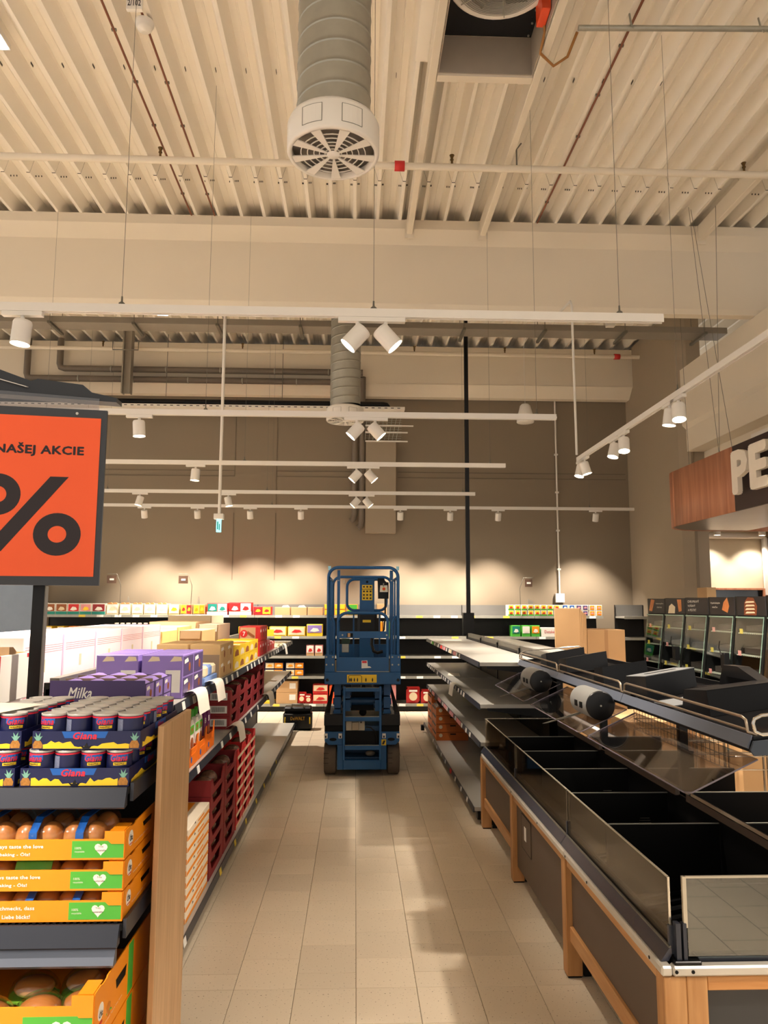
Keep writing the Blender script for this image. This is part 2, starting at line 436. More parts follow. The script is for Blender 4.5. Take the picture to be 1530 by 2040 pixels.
# transverse concrete beams (profile in y,z)
def xbeam(name, y, x0, x1, zb=5.38):
    return struct(name, MB().prism([(y-.08, 6.448), (y-.08, 6.33), (y+.08, 6.20), (y+.08, zb+.06), (y+.11, zb), (y+.24, zb), (y+.27, zb+.06), (y+.27, 6.20), (y+.34, 6.33), (y+.34, 6.448)], x0, x1, 'X'), M_CREAM)
xbeam('trim_1', 8.78, -8.9, 9.5)
b = MB().prism([(13.10, 6.40), (13.10, 5.72), (13.30, 5.52), (13.46, 5.52), (13.46, 6.40)], -8.9, 5.14, 'X')
b.box(-8.9, 5.15, 13.095, 13.11, 5.70, 5.712)
struct('trim_2', b, M_CREAM)
# right-hand girder running away from the camera
b = MB().prism([(4.98, 5.375), (4.98, 4.50), (5.04, 4.44), (5.04, 4.10), (5.45, 4.10), (5.45, 5.375)], -2.5, 11.1, 'Y')
struct('trim_3', b, M_CREAM)
struct('trim_4', MB().box(5.30, 5.42, -2.5, 11.1, 3.45, 4.10), M_CREAM)
# back wall with shallow grooves
wb = struct('wall_back', MB().box(-9, 5.0, 13.5, 13.9, 0, 6.45), M_TAUPE)
b = MB()
for (x0, x1, z) in ((-4.6, -2.2, 4.16), (-1.45, 0, 4.16), (0.75, 4.95, 4.16), (-4.6, -2.2, 4.06), (-1.45, 0, 4.06), (.75, 4.95, 4.06)): b.box(x0, x1, 13.492, 13.502, z, z+.012)
for (x, z0, z1) in ((-2.2, 4.06, 5.5), (-1.45, 3.5, 5.5), (-2.2, 2.2, 3.4), (-1.45, 2.2, 3.4)): b.box(x, x+.012, 13.492, 13.502, z0, z1)
b.box(-1.45, -1.0, 13.492, 13.502, 3.5, 3.512)
part('groove_shadow', b, mat('groove_shadow_paint', (112, 99, 82), 0.8), wb)  # shade of the wall grooves, put in as darker painted strips
struct('wall_right', MB().prism([(5.0, 13.5), (5.0, 11.32), (5.1, 11.12), (5.32, 11.12), (5.32, 12.5), (5.5, 12.5), (5.5, 14.0), (5.0, 14.0)], 0, 6.45, 'Z'), M_TAUPE2)
struct('trim_5', MB().box(5.10, 5.14, 11.10, 11.12, 0, 4.1), M_TAUPE)
struct('wall_bakery', MB().box(5.5, 10, 12.5, 12.7, 0, 3.9), mat('bakery_wall_paint', (206, 192, 166), 0.7, var=0.03))
struct('wall_side', MB().prism([(6.95, 12.5), (6.95, 11.0), (7.15, 11.0), (7.15, 12.5)], 0, 3.9, 'Z'), M_TAUPE2)
struct('trim_6', MB().box(5.45, 10, 5.0, 12.7, 3.9, 3.98), M_CREAM)
# bakery doorway
d = struct('door_1', MB().box(5.86, 6.74, 12.44, 12.49, 0, 2.03), mat('blue_grey_pane', (128, 148, 170), 0.25))
b = MB(); b.box(5.76, 5.86, 12.38, 12.49, 0, 2.06); b.box(6.80, 6.90, 12.38, 12.49, 0, 2.06); b.box(5.86, 6.80, 12.38, 12.49, 2.035, 2.065)
part('door_frame', b, M_WALNUT, d); part('door_edge', MB().box(6.74, 6.80, 12.42, 12.48, 0, 2.03), M_BLACK, d)
# glazed panel on the back wall, far left
d = struct('window_1', MB().box(-8.0, -5.56, 13.44, 13.48, 1.25, 2.6), mat('blue_grey_glazing', (138, 152, 170), 0.2, emit=0.0))
b = MB(); b.box(-5.56, -5.42, 13.40, 13.49, 1.2, 2.7); b.box(-8.0, -5.56, 13.40, 13.49, 2.6, 2.7); b.box(-8.0, -5.42, 13.38, 13.49, 1.1, 1.25)
part('window_frame', b, M_TAUPE2, d)

# ---------------- roof-level services ----------------
G = 'longitudinal purlins below the deck'
def purlin(x, y0, lab, w=.07):
    t = thing('roof_purlin', lab, 'beam', (x, y0, 6.3)); b = MB().bbox(x-w, x+w*.0+.0, y0, 8.69, 6.25, 6.45, .006)
    part('channel', b, M_CREAM, t); part('end_plate', MB().box(x-w-.02, x+.02, 8.675, 8.69, 6.20, 6.44), M_CREAM, t); return t
purlin(.66, 1.2, 'cream square bar under the roof, on the left of the fan box'); purlin(1.56, 1.2, 'cream square bar under the roof, on the right of the fan box')
purlin(4.28, 1.2, 'cream square bar under the roof at the far right')
# fan box
t = thing('exhaust_fan', 'roof exhaust fan with wire guard in a dark square box', 'fan', (1.07, 5.2, 6.3))
for (ya, yb) in ((5.9, 5.98), (4.2, 4.28)): part('cross_bar', MB().box(.665, 1.485, ya, yb, 6.25, 6.34), M_CREAM, t)
b = MB(); b.box(.665, .675, 4.28, 5.9, 6.27, 6.615); b.box(1.475, 1.485, 4.28, 5.9, 6.27, 6.615); b.box(.675, 1.475, 5.89, 5.9, 6.27, 6.615); b.box(.675, 1.475, 4.28, 4.29, 6.27, 6.615)
part('upstand', b, mat('upstand_grey', (170, 158, 142), .5), t)
part('mounting_plate', MB().box(.675, 1.475, 4.29, 5.89, 6.62, 6.63), mat('gloss_black_plate', (26, 28, 32), .12), t)
FC = (1.075, 5.12, 6.48)
part('fan_ring', MB().lathe([(.36, .14), (.36, .0), (.375, -.01), (.41, -.01), (.42, 0), (.42, .14)], FC, 40), M_WHITE, t)
b = MB()
for k in range(17):
    r = .09+k*.0165; b.tube([(FC[0]+r*math.cos(a*PI/18), FC[1]+r*math.sin(a*PI/18), FC[2]-.02-.02*math.cos(r*4)) for a in range(36)], .0022, 4, True)
for k in range(6):
    a = k*PI/3+.3; b.cyl((FC[0]+.06*math.cos(a), FC[1]+.06*math.sin(a), FC[2]-.045), (FC[0]+.38*math.cos(a), FC[1]+.38*math.sin(a), FC[2]-.02), .005, 6)
part('wire_guard', b, M_GALV, t)
part('hub', MB().lathe([(.001, -.07), (.05, -.07), (.085, -.05), (.09, .05)], FC, 20), M_BLACK, t)
for k in range(6):
    a = k*PI/3; ca, sa = math.cos(a), math.sin(a); q = lambda r, s, z: (FC[0]+r*ca-s*sa, FC[1]+r*sa+s*ca, FC[2]+z)
    part('fan_blade', MB().slab(q(.08, -.05, .03), q(.35, -.09, .03), q(.35, .09, .08), q(.08, .04, .07), (0, 0, .004)), M_GALVD, t)
b = MB()
for k in range(5): b.cyl((1.44, 5.84-.14*k, 6.59), (1.44, 5.84-.14*k, 6.60), .009, 8)
part('rivet', b, M_GALV, t, kind='stuff')
part('closure_strip', MB().box(.48, .59, 4.15, 6.0, 6.45, 6.46), M_DECK, t); part('closure_strip', MB().box(1.562, 1.60, 4.15, 6.0, 6.45, 6.46), M_DECK, t)
t = thing('cable_box', 'orange fire damper box with a brown cable beside the fan', 'box', (1.46, 5.35, 6.3))
part('housing', MB().bbox(1.40, 1.47, 5.22, 5.42, 6.32, 6.52), mat('orange_red_plastic', (226, 74, 26), .4), t)
pts = [(1.46, 5.40, 6.33)]+[(1.47+.0, 5.40+.03*k, 6.30-.012*k) for k in range(1, 7)]+[(1.60, 5.66, 6.18), (1.70, 5.60, 6.22), (1.74, 5.45, 6.32)]
part('cable', MB().tube(pts, .012, 8), mat('brown_cable', (150, 100, 40), .4), t)
t = thing('conduit_pipe', 'thin galvanised conduit running right from the fan box', 'pipe', (3, 5.35, 6.36))
part('pipe', MB().cyl((1.74, 5.42, 6.33), (5.2, 5.30, 6.33), .022, 10), M_GALV, t)
for x in (2.15, 3.2, 4.3): part('clamp', MB().tube([(x, 5.4, 6.45), (x, 5.37, 6.33), (x+.01, 5.35, 6.29)], .008, 6), M_GALV, t)
# sprinkler pipes
def spr(y, x1, lab, xs):
    t = thing('sprinkler_pipe', lab, 'pipe', (0, y, 6.15)); part('pipe', MB().cyl((-8.5, y, 6.15), (x1, y, 6.15), .036, 12), M_CREAM, t)
    part('coupling', MB().lathe([(.036, -.05), (.05, -.05), (.05, .05), (.036, .05)], (xs[0], y, 6.15), 14, 'X'), M_RED, t)
    for x in xs[1:]:
        b = MB(); b.cyl((x, y, 6.18), (x, y, 6.26), .012, 8); b.lathe([(.02, .08), (.012, .1), (.026, .13), (.004, .14)], (x, y, 6.15), 10); part('sprinkler_head', b, mat('old_brass', (120, 96, 60), .4, .8), t)
spr(7.09, 4.6, 'white sprinkler pipe with a red coupling crossing below the near roof', (.41, -1.98, .94, 3.95))
spr(12.75, 5.2, 'white sprinkler pipe in front of the far beam', (4.6, -4.4, -2.0, -.3, 1.0, 2.6, 4.2))
for (x, lab) in ((1.60, 'forked wire hanger on the near sprinkler pipe'), ):
    t = thing('pipe_hanger', lab, 'hanger', (x, 7.09, 6.2)); b = MB(); b.tube([(x-.05, 7.09, 6.43), (x, 7.09, 6.36), (x+.05, 7.09, 6.43)], .008, 6); b.cyl((x, 7.09, 6.36), (x, 7.09, 6.12), .008, 6); part('rod', b, M_GALVD, t)
for (x, lab) in ((-2.02, 'brown detector cable along the deck, nearest the smoke detector on its left'), (-1.74, 'brown detector cable along the deck, through the smoke detector'), (2.2, 'brown detector cable along the deck, right of the fan')):
    t = thing('detector_cable', lab, 'cable', (x, 4, 6.44)); part('cable', MB().cyl((x, 1.5, 6.437), (x, 8.68, 6.437), .011, 6), mat('red_brown_cable', (124, 72, 46), .5), t)
    b = MB()
    for k in range(11): b.box(x-.02, x+.02, 2+.62*k, 2.02+.62*k, 6.432, 6.4495)
    part('clip', b, M_GALVD, t, kind='stuff')
t = thing('smoke_detector', 'round white smoke detector on the ribbed roof', 'detector', (-1.74, 5.62, 6.40))
part('housing', MB().lathe([(.001, -.075), (.05, -.07), (.062, -.05), (.065, -.03), (.075, -.025), (.075, .0)], (-1.74, 5.62, 6.425), 24), M_WHITE, t)
part('number_plate', MB().box(-1.80, -1.68, 5.34, 5.37, 6.30, 6.42), M_WHITE, t); text('2/102', (-1.79, 5.339, 6.33), .10, .05, M_DKT, t)
# ceiling light panels
for (x, y, z, s, lab) in ((-3.10, 5.80, 6.40, .26, 'bright square roof light at the upper left corner'), (-2.575, 9.6, 5.56, .13, 'small bright light seen just under the near track, left')):
    t = thing('ceiling_light', lab, 'light', (x, y, z)); b = MB(); b.box(x-s/2-.02, x+s/2+.02, y-s/2-.02, y+s/2+.02, z, z+.05); part('housing', b, M_WHITE, t)
    part('diffuser', MB().box(x-s/2, x+s/2, y-s/2, y+s/2, z-.01, z), mat('cool_diffuser', (225, 242, 255), .4, emit=9, var=0), t)
    if z < 6: part('rod', MB().cyl((x, y, z+.05), (x, y, 6.45), .006, 6), M_GALVD, t)
# spiral ducts with round diffusers
def ducts(x, y, z, lab):
    t = thing('spiral_duct', lab, 'duct', (x, y, z))
    pr = []; zz = z+.17; top = 6.43
    while zz < top:
        pr += [(.20, zz), (.20, zz+.004), (.20, zz+.084), (.2, zz+.088), (.2035, zz+.090), (.2035, zz+.096), (.20, zz+.098)]; zz += .12
    pr = [(r, q) for r, q in pr if q < top]
    V = []; n = 40; b = MB(); b.smooth = True   # the seams climb as a shallow spiral
    for (r, q) in pr:
        for i in range(n):
            a = 2*PI*i/n; V.append((x+r*math.cos(a), y+r*math.sin(a), min(6.43, max(z+.1, q+.12*i/n-.06))))
    F = []
    for j in range(len(pr)-1):
        for i in range(n-1): F.append((j*n+i, j*n+i+1, (j+1)*n+i+1, (j+1)*n+i))
    step = 7
    for j in range(len(pr)-1-step): F.append((j*n+n-1, (j+step)*n, (j+1+step)*n, (j+1)*n+n-1))
    b._add(V, F, True); part('duct', b, M_GALV, t)
    part('collar', MB().lathe([(.2, .19), (.24, .175), (.25, .15), (.25, .012), (.245, 0), (.225, 0), (.225, .1)], (x, y, z), 48), M_WHITE, t)
    for a0 in (-115, -65):
        b = MB(); a = R(a0)
        P = [(x+.2515*math.cos(R(a0+s)), y+.2515*math.sin(R(a0+s))) for s in (-13, -6, 0, 6, 13)]
        for i in range(4): b.quad((*P[i], z+.035), (*P[i+1], z+.035), (*P[i+1], z+.135), (*P[i], z+.135))
        part('side_flap', b, M_WHITE, t)
        b = MB(); b.tube([(P[0][0]*1.0, P[0][1], z+.035), (P[0][0], P[0][1], z+.135)], .002, 4); b.tube([(P[4][0], P[4][1], z+.035), (P[4][0], P[4][1], z+.135)], .002, 4)
        for i in range(4): b.tube([(*P[i], z+.035), (*P[i+1], z+.035)], .0012, 4); b.tube([(*P[i], z+.135), (*P[i+1], z+.135)], .0012, 4)
        part('flap_gap', b, M_GALVD, t)
    b = MB()
    for k in range(9):
        a = 2*PI*k/9+.13; h = .125
        b.slab((x, y, z), (x+.228*math.cos(a-h), y+.228*math.sin(a-h), z), (x+.228*math.cos(a+h), y+.228*math.sin(a+h), z), (x, y, z), (0, 0, .006))
    for r in (.045, .075, .105, .14, .175):
        b.tube([(x+r*math.cos(2*PI*i/36), y+r*math.sin(2*PI*i/36), z+.008) for i in range(36)], .0035, 4, True)
    b.lathe([(.001, -.004), (.032, -.004), (.036, .004)], (x, y, z), 18); part('swirl_grille', b, M_WHITE, t)
    part('inner_plate', MB().lathe([(.001, .06), (.10, .06), (.22, .03), (.224, .12)], (x, y, z), 30), mat('inner_grey', (120, 112, 102), .5, .4), t)
ducts(-.14, 3.83, 4.18, 'near spiral duct with a round swirl diffuser above the aisle'); ducts(-.155, 9.75, 4.17, 'far spiral duct ending in a white swirl diffuser')
# grey wiring tray below the beam, on hangers
t = thing('service_tray', 'wide grey sheet-metal tray on rods behind the first beam', 'tray', (0, 10.2, 5.5))
part('tray', MB().bbox(-7, 5.3, 10.2, 10.5, 5.64, 5.73, .004), mat('grey_tray', (146, 138, 126), .5, .2), t)
for k in range(9):
    x = -4.6+k*1.15+.35; part('slotted_bracket', MB().box(x-.02, x+.02, 10.12, 10.62, 5.60, 5.635), M_GALVD, t)
    b = MB(); b.cyl((x, 10.16, 5.6), (x, 10.16, 6.44), .005, 6); b.cyl((x, 10.58, 5.6), (x, 10.58, 6.44), .005, 6); part('rod', b, M_GALVD, t)
t = thing('junction_box', 'small white square box hanging on the right of the grey tray', 'box', (3.55, 10.0, 5.7)); part('housing', MB().bbox(3.48, 3.60, 9.98, 10.06, 5.64, 5.76), M_WHITE, t); part('rod', MB().cyl((3.54, 10.02, 5.76), (3.54, 10.02, 6.44), .006, 6), M_GALVD, t)
# steel column
t = thing('steel_post', 'grey steel post dropping from the roof at the left', 'post', (-3.93, 12.6, 5.3)); b = MB(); b.box(-4.0, -3.98, 12.55, 12.7, 5.32, 6.44); b.box(-3.87, -3.85, 12.55, 12.7, 5.32, 6.44); b.box(-3.98, -3.87, 12.62, 12.635, 5.32, 6.44); part('section', b, mat('grey_tray', (0,0,0)), t)
part('bracket', MB().tube([(-4.15, 12.5, 6.2), (-4.15, 12.5, 6.05), (-3.72, 12.5, 6.05), (-3.72, 12.5, 6.2)], .012, 6), M_GALVD, t)
# drain pipes along the far beam
for (zc, x0, lab) in ((5.86, -5.21, 'upper grey drain pipe along the far beam, with an elbow up'), (5.68, -5.77, 'lower grey drain pipe along the far beam, with an elbow up')):
    t = thing('drain_pipe', lab, 'pipe', (0, 12.9, zc)); part('pipe', MB().tube([(x0, 12.98, 6.4), (x0, 12.98, zc+.08), (x0+.02, 12.98, zc+.02), (x0+.08, 12.98, zc), (-.02+(.12 if zc > 5.8 else 0), 12.98, zc)], .055, 12), M_GREYPIPE, t)
    for k in range(5):
        x = x0+.9+k*.95
        if x < -.2: part('pipe_clip', MB().lathe([(.056, -.01), (.062, -.01), (.062, .01), (.056, .01)], (x, 12.98, zc), 12, 'X'), M_GALV, t)
for (x, lab) in ((-.03, 'left of two grey vertical drain pipes on the back wall'), (.10, 'right of two grey vertical drain pipes on the back wall')):
    t = thing('drain_pipe', lab, 'pipe', (x, 13.3, 3.1)); dz = .12 if x < 0 else 0
    part('pipe', MB().tube([(x, 12.98, 5.78), (x, 13.1, 5.6), (x, 13.36, 5.4), (x, 13.36, 3.25+dz), (x-.02, 13.38, 3.17+dz), (x-.07, 13.38, 3.13+dz)], .055, 12), M_GREYPIPE, t)
    for z in (5.0, 4.1, 3.5): part('pipe_clip', MB().lathe([(.056, -.01), (.062, -.01), (.062, .01), (.056, .01)], (x, 13.36, z), 12), M_GREYPIPE, t)
t = thing('black_pipe', 'thick black insulated pipe crossing the back wall', 'pipe', (0, 13, 5.2)); part('pipe', MB().tube([(-7, 12.8, 5.23), (.46, 12.8, 5.23), (.51, 12.8, 5.22), (.53, 12.8, 5.19), (.53, 12.8, 5.14)], .055, 12), M_BLACK, t)
for x in (-3.3, -1.3): part('hanger', MB().tube([(x, 12.8, 5.2), (x, 12.8, 6.44)], .006, 6), M_GALVD, t)
# perforated cable tray and riser mesh
t = thing('cable_tray', 'perforated cable tray turning down onto the boxed riser', 'tray', (0, 12.8, 5.0))
b = MB(); b.box(-7, .82, 12.55, 12.95, 5.085, 5.09); b.box(-7, .82, 12.545, 12.55, 5.085, 5.13); part('tray', b, M_WHITE, t)
b = MB()
for k in range(70): b.box(-6.9+k*.11, -6.85+k*.11, 12.543, 12.546, 5.10, 5.112)
part('slot', b, M_BLACKM, t, kind='stuff')
b = MB()
for k in range(9): b.cyl((.18+k*.075, 12.95, 5.08), (.15+k*.07, 13.35, 4.72), .006, 5)
for k in range(12): b.cyl((.16, 12.95+.4*k/11, 5.08-.36*k/11), (.80, 12.95+.4*k/11, 5.08-.36*k/11), .004, 5)
part('wire_mesh', b, M_GALV, t); b = MB()
for z in (4.9, 4.78, 4.62): b.box(.15, 1.0 if z > 4.8 else .9, 13.0, 13.03, z, z+.02)
part('cross_bar', b, M_WHITE, t)
solo('riser_casing', MB().bbox(.165, .71, 13.32, 13.495, 3.04, 4.70, .004), M_TAUPE2, 'taupe boxed riser below the mesh tray on the back wall', 'box')
t = thing('wall_conduit', 'thin white conduit running down the back wall to a socket', 'conduit', (3.66, 13.4, 1.9)); part('conduit', MB().cyl((3.66, 13.46, 1.98), (3.66, 13.46, 5.6), .016, 8), M_WHITE, t); part('socket', MB().bbox(3.58, 3.74, 13.42, 13.49, 1.82, 1.98), M_WHITE, t)
for z in (2.4, 3.1, 3.8, 4.5, 5.2): part('clip', MB().box(3.63, 3.69, 13.44, 13.49, z, z+.03), M_WHITE, t)
# hanging speaker, exit sign, black pole
t = thing('pendant_speaker', 'white bell-shaped pendant speaker hanging on the right', 'speaker', (2.45, 10.62, 4.4))
part('bell', MB().lathe([(.001, .27), (.05, .265), (.075, .24), (.12, .06), (.127, .0), (.12, -.01), (.001, .0)], (2.45, 10.62, 4.41), 24), M_WHITE, t); part('grille', MB().lathe([(.001, 0), (.112, 0), (.112, .003)], (2.45, 10.62, 4.402), 20), M_WHITE, t); part('wire', MB().cyl((2.45, 10.62, 4.67), (2.45, 10.62, 6.45), .003, 5), M_WHITE, t)
t = thing('exit_sign', 'green and white exit sign hanging on a long white conduit', 'sign', (-1.69, 9.45, 2.7)); part('conduit', MB().cyl((-1.715, 9.45, 2.88), (-1.72, 9.45, 6.44), .02, 8), M_WHITE, t)
part('housing', MB().bbox(-1.78, -1.66, 9.42, 9.50, 2.82, 2.89), M_WHITE, t); part('panel', MB().box(-1.745, -1.69, 9.43, 9.47, 2.66, 2.82), mat('exit_panel', (120, 225, 235), .4, emit=1.6, var=0), t)
b = MB(); b.box(-1.735, -1.72, 9.427, 9.43, 2.69, 2.79); b.box(-1.712, -1.70, 9.427, 9.43, 2.68, 2.76); part('running_figure', b, mat('exit_green', (10, 130, 90), .5), t)
t = thing('black_pole', 'tall black pole from the right gondola up to the roof', 'pole', (1.64, 10.97, 1.3)); part('pole', MB().box(1.613, 1.67, 10.95, 11.0, 0, 6.44), M_BLACK, t); part('pole_base', MB().bbox(1.56, 1.72, 10.93, 11.06, 1.33, 1.655), M_BLACK, t)
t = thing('hanging_conduit', 'white power conduit dropping to the right-hand track', 'conduit', (2.46, 8.2, 3.4)); part('conduit', MB().tube([(2.47, 8.22, 3.44), (2.46, 8.22, 5.2), (2.46, 8.27, 5.26), (2.46, 8.95, 5.33)], .014, 8), M_WHITE, t)
t = thing('wall_pipe', 'white pipe with a right-angle bend on the bakery wall', 'pipe', (6.5, 12.4, 2.5)); part('pipe', MB().tube([(5.9, 12.40, 2.94), (6.84, 12.40, 2.94), (6.88, 12.4, 2.90), (6.88, 12.4, 1.95)], .05, 12), M_WHITE, t)

# ---------------- track lighting ----------------
def track(label, p0, p1, group=None, wires=()):
    t = thing('lighting_track', label, 'track', p0, group)
    b = MB()
    if abs(p1[0]-p0[0]) > abs(p1[1]-p0[1]):
        y, z = p0[1], p0[2]; b.box(p0[0], p1[0], y-.018, y+.018, z-.008, z+.03); b.box(p0[0], p1[0], y-.018, y-.010, z-.018, z-.008); b.box(p0[0], p1[0], y+.010, y+.018, z-.018, z-.008)
    else:
        x, z = p0[0], p0[2]; b.box(x-.018, x+.018, p0[1], p1[1], z-.008, z+.03); b.box(x-.018, x-.010, p0[1], p1[1], z-.018, z-.008); b.box(x+.010, x+.018, p0[1], p1[1], z-.018, z-.008)
    part('rail', b, M_WHITE, t)
    for (x, y) in wires:
        part('wire', MB().cyl((x, y, p0[2]+.05), (x, y, 6.44), .0016, 5), M_GALVD, t)
        part('wire_clamp', MB().lathe([(.018, .03), (.018, .04), (.006, .05), (.005, .08)], (x, y, p0[2]), 8), M_GALVD, t)
    return t
TZ = 3.385
tracks_y = [(4.09, 1.75, 'nearest in view'), (6.37, 1.74, 'second in view'), (8.66, 1.75, 'third in view'), (10.92, 1.75, 'fourth in view')]
for (y, x1, o) in tracks_y:
    ws = [(-1.32, y), (.09, y), (1.5, y)] if y < 5 else [(1.6-.03, y)] + [(-1.3, y), (-3.6, y)]
    track('white lighting track crossing the aisle, %s' % o, (-7.5, y, TZ), (x1, y, TZ), None, ws)
track('farthest white lighting track, washing the back wall', (-7.5, 12.5, TZ), (4.71, 12.5, TZ), None, [(-4.5, 12.5), (-1.4, 12.5), (3.95, 12.5)])
track('white lighting track running away over the produce counter', (2.49, -1, TZ), (2.49, 8.25, TZ), None, [(2.49, 5.6), (2.49, 3)])
for y in (1.2, -.9): track('lighting track above and behind the viewer' if y < 0 else 'lighting track just above the viewer', (-7.5, y, TZ), (1.75, y, TZ), None, [])
SPOTN = [0]
proto = {}
def spot(x, y, tilt, az, label, group, power=1.0, z=TZ, cone=66, yrail=False):
    """cylindrical track head; tilt from straight down, az = direction it leans to (0=+X, 90=+Y)"""
    t = thing('track_spotlight', label, 'spotlight', (x, y, z), group)
    k = (round(tilt), round(az), yrail)
    if k not in proto:
        L = []
        b = MB()
        if yrail: b.box(-.017, .017, -.11, .11, -.045, -.019)
        else: b.box(-.11, .11, -.017, .017, -.045, -.019)
        b.cyl((0, 0, -.045), (0, 0, -.075), .012, 10); L.append(('adapter', mkmesh('adapter', b, M_WHITE)))
        d = Vector((math.sin(R(tilt))*math.cos(R(az)), math.sin(R(tilt))*math.sin(R(az)), -math.cos(R(tilt))))
        c = Vector((0, 0, -.125))+d*.012; p0 = c-d*.065; p1 = c+d*.07
        b = MB().cyl(p0, p0+d*.001, .035, 24).cyl(p0, p0+d*.012, .046, 24, .051).cyl(p0+d*.012, p1, .051, 24, caps=False)
        b.cyl(p1, p1-d*.03, .051, 24, .046, caps=False); L.append(('housing', mkmesh('housing', b, M_WHITE)))
        b = MB().cyl((0, 0, -.07), p0+d*.03, .009, 8); L.append(('arm', mkmesh('arm', b, M_WHITE)))
        b = MB().cyl(p1-d*.012, p1-d*.009, .046, 24); L.append(('lens', mkmesh('lens', b, M_LENS)))
        proto[k] = (L, d, p1)
    L, d, p1 = proto[k]
    for n, me in L: part(n, None, None, t, me=me)
    ld = bpy.data.lights.new('lamp', 'SPOT'); ld.energy = LAMP_W*power; ld.color = LAMP_COL; ld.spot_size = R(cone); ld.spot_blend = 0.75; ld.shadow_soft_size = 0.04
    lo = bpy.data.objects.new('lamp', ld); COL.objects.link(lo); lo.parent = t; lo.location = p1+d*.005
    lo.rotation_euler = d.to_track_quat('-Z', 'Y').to_euler()
ordn = ['nearest', 'second', 'third', 'fourth']
for i, (y, x1, o) in enumerate(tracks_y):
    spot(-.0, y, 42, 180, 'left head of the spotlight pair on the %s track, aimed left' % ordn[i], 'paired spotlights over the aisle')
    spot(.158, y, 42, 0, 'right head of the spotlight pair on the %s track, aimed right' % ordn[i], 'paired spotlights over the aisle')
    spot(-1.86, y, 4 if i != 3 else 12, 0 if i % 2 else 200, 'single spotlight over the left gondola on the %s track' % ordn[i], 'spotlights over the left gondola', 1.5)
    spot(-1.86-1.27*(1 if i == 3 else 2), y, 15, 200, 'spotlight farther left on the %s track' % ordn[i], 'spotlights over the left gondola')
for i, x in enumerate((-3.5, -2.63, -1.76, -.92, .74, 1.58, 2.39, 4.05)):
    spot(x, 12.5, 22, 90, 'wall-washing spotlight number %s from the left on the farthest track' % ['one', 'two', 'three', 'four', 'five', 'six', 'seven', 'eight'][i], 'spotlights washing the back wall', 1.1, cone=78)
for i, (y, a) in enumerate(((8.16, 200), (8.0, -20), (7.06, 200), (6.8, 250), (5.76, 160), (5.6, 250))):
    spot(2.49, y, 16 if a != 160 else 8, a, ['farther', 'nearer'][i % 2]+' head of the '+['far', 'middle', 'near'][i//2]+' spotlight pair on the right track', 'spotlights over the counter', .9, yrail=True)
for i, (x, y) in enumerate(((-5.6, 4.09), (-5.6, 8.66), (-7.0, 6.37), (-7.0, 10.92), (-3.1, 8.66), (-5.6, 10.92))): spot(x, y, 6, 0, 'spotlight out of view over the left part of the shop, %s' % ['first', 'second', 'third', 'fourth', 'fifth', 'sixth'][i], 'spotlights over the left gondola', 1.3)  # extra heads added out of view; left floor bounces light to the roof
track('short added lighting track out of view before the bakery', (3.3, 1.0, TZ), (3.3, 5.6, TZ), None, [])  # unseen track added to carry fill light for the bakery
for y in (3.2, 4.2, 5.2): spot(3.3, y, 58, 66, 'added spotlight out of view aimed at the bakery cabinets, %s' % {3.2: 'nearest', 4.2: 'middle', 5.2: 'farthest'}[y], 'added spotlights brightening the bakery', 1.2, cone=50, yrail=True)  # added heads that brighten the cabinets from outside the frame
for y in (3.6, 1.5): spot(2.49, y, 25, 180, 'spotlight on the right track, out of frame' if y < 2 else 'spotlight on the right track beyond the top of the frame', 'spotlights over the counter', .9, yrail=True)
for y in (1.2, -.9):
    for (x, a) in ((-.1, 180), (.15, 0), (-1.86, 0)): spot(x, y, 38 if x > -1 else 22, a if x > -1 else 90, '%s spotlight on the track %s the viewer' % ({-.1: 'left middle', .15: 'right middle', -1.86: 'left'}[x], 'above' if y > 0 else 'behind'), 'spotlights above the viewer', 1.5 if y > 0 else 1.0)
for i, x in enumerate((5.93, 6.68)):
    t = thing('downlight', ['left', 'right'][i]+' white downlight under the bakery canopy', 'light', (x, 12.1, 2.98), 'bakery downlights')
    part('housing', MB().lathe([(.001, .16), (.05, .16), (.055, .15), (.055, .0), (.05, .0)], (x, 12.1, 2.92), 20), M_WHITE, t); part('lens', MB().lathe([(.001, 0), (.05, 0)], (x, 12.1, 2.925), 20), M_LENS, t)
    part('stem', MB().cyl((x, 12.1, 3.08), (x, 12.1, 3.9), .012, 8), M_WHITE, t)
    ld = bpy.data.lights.new('lamp', 'SPOT'); ld.energy = LAMP_W*.2; ld.color = LAMP_COL; ld.spot_size = R(100); ld.spot_blend = .6; ld.shadow_soft_size = .04
    lo = bpy.data.objects.new('lamp', ld); COL.objects.link(lo); lo.parent = t; lo.location = (0, 0, -.075); lo.rotation_euler = (R(18), 0, 0)
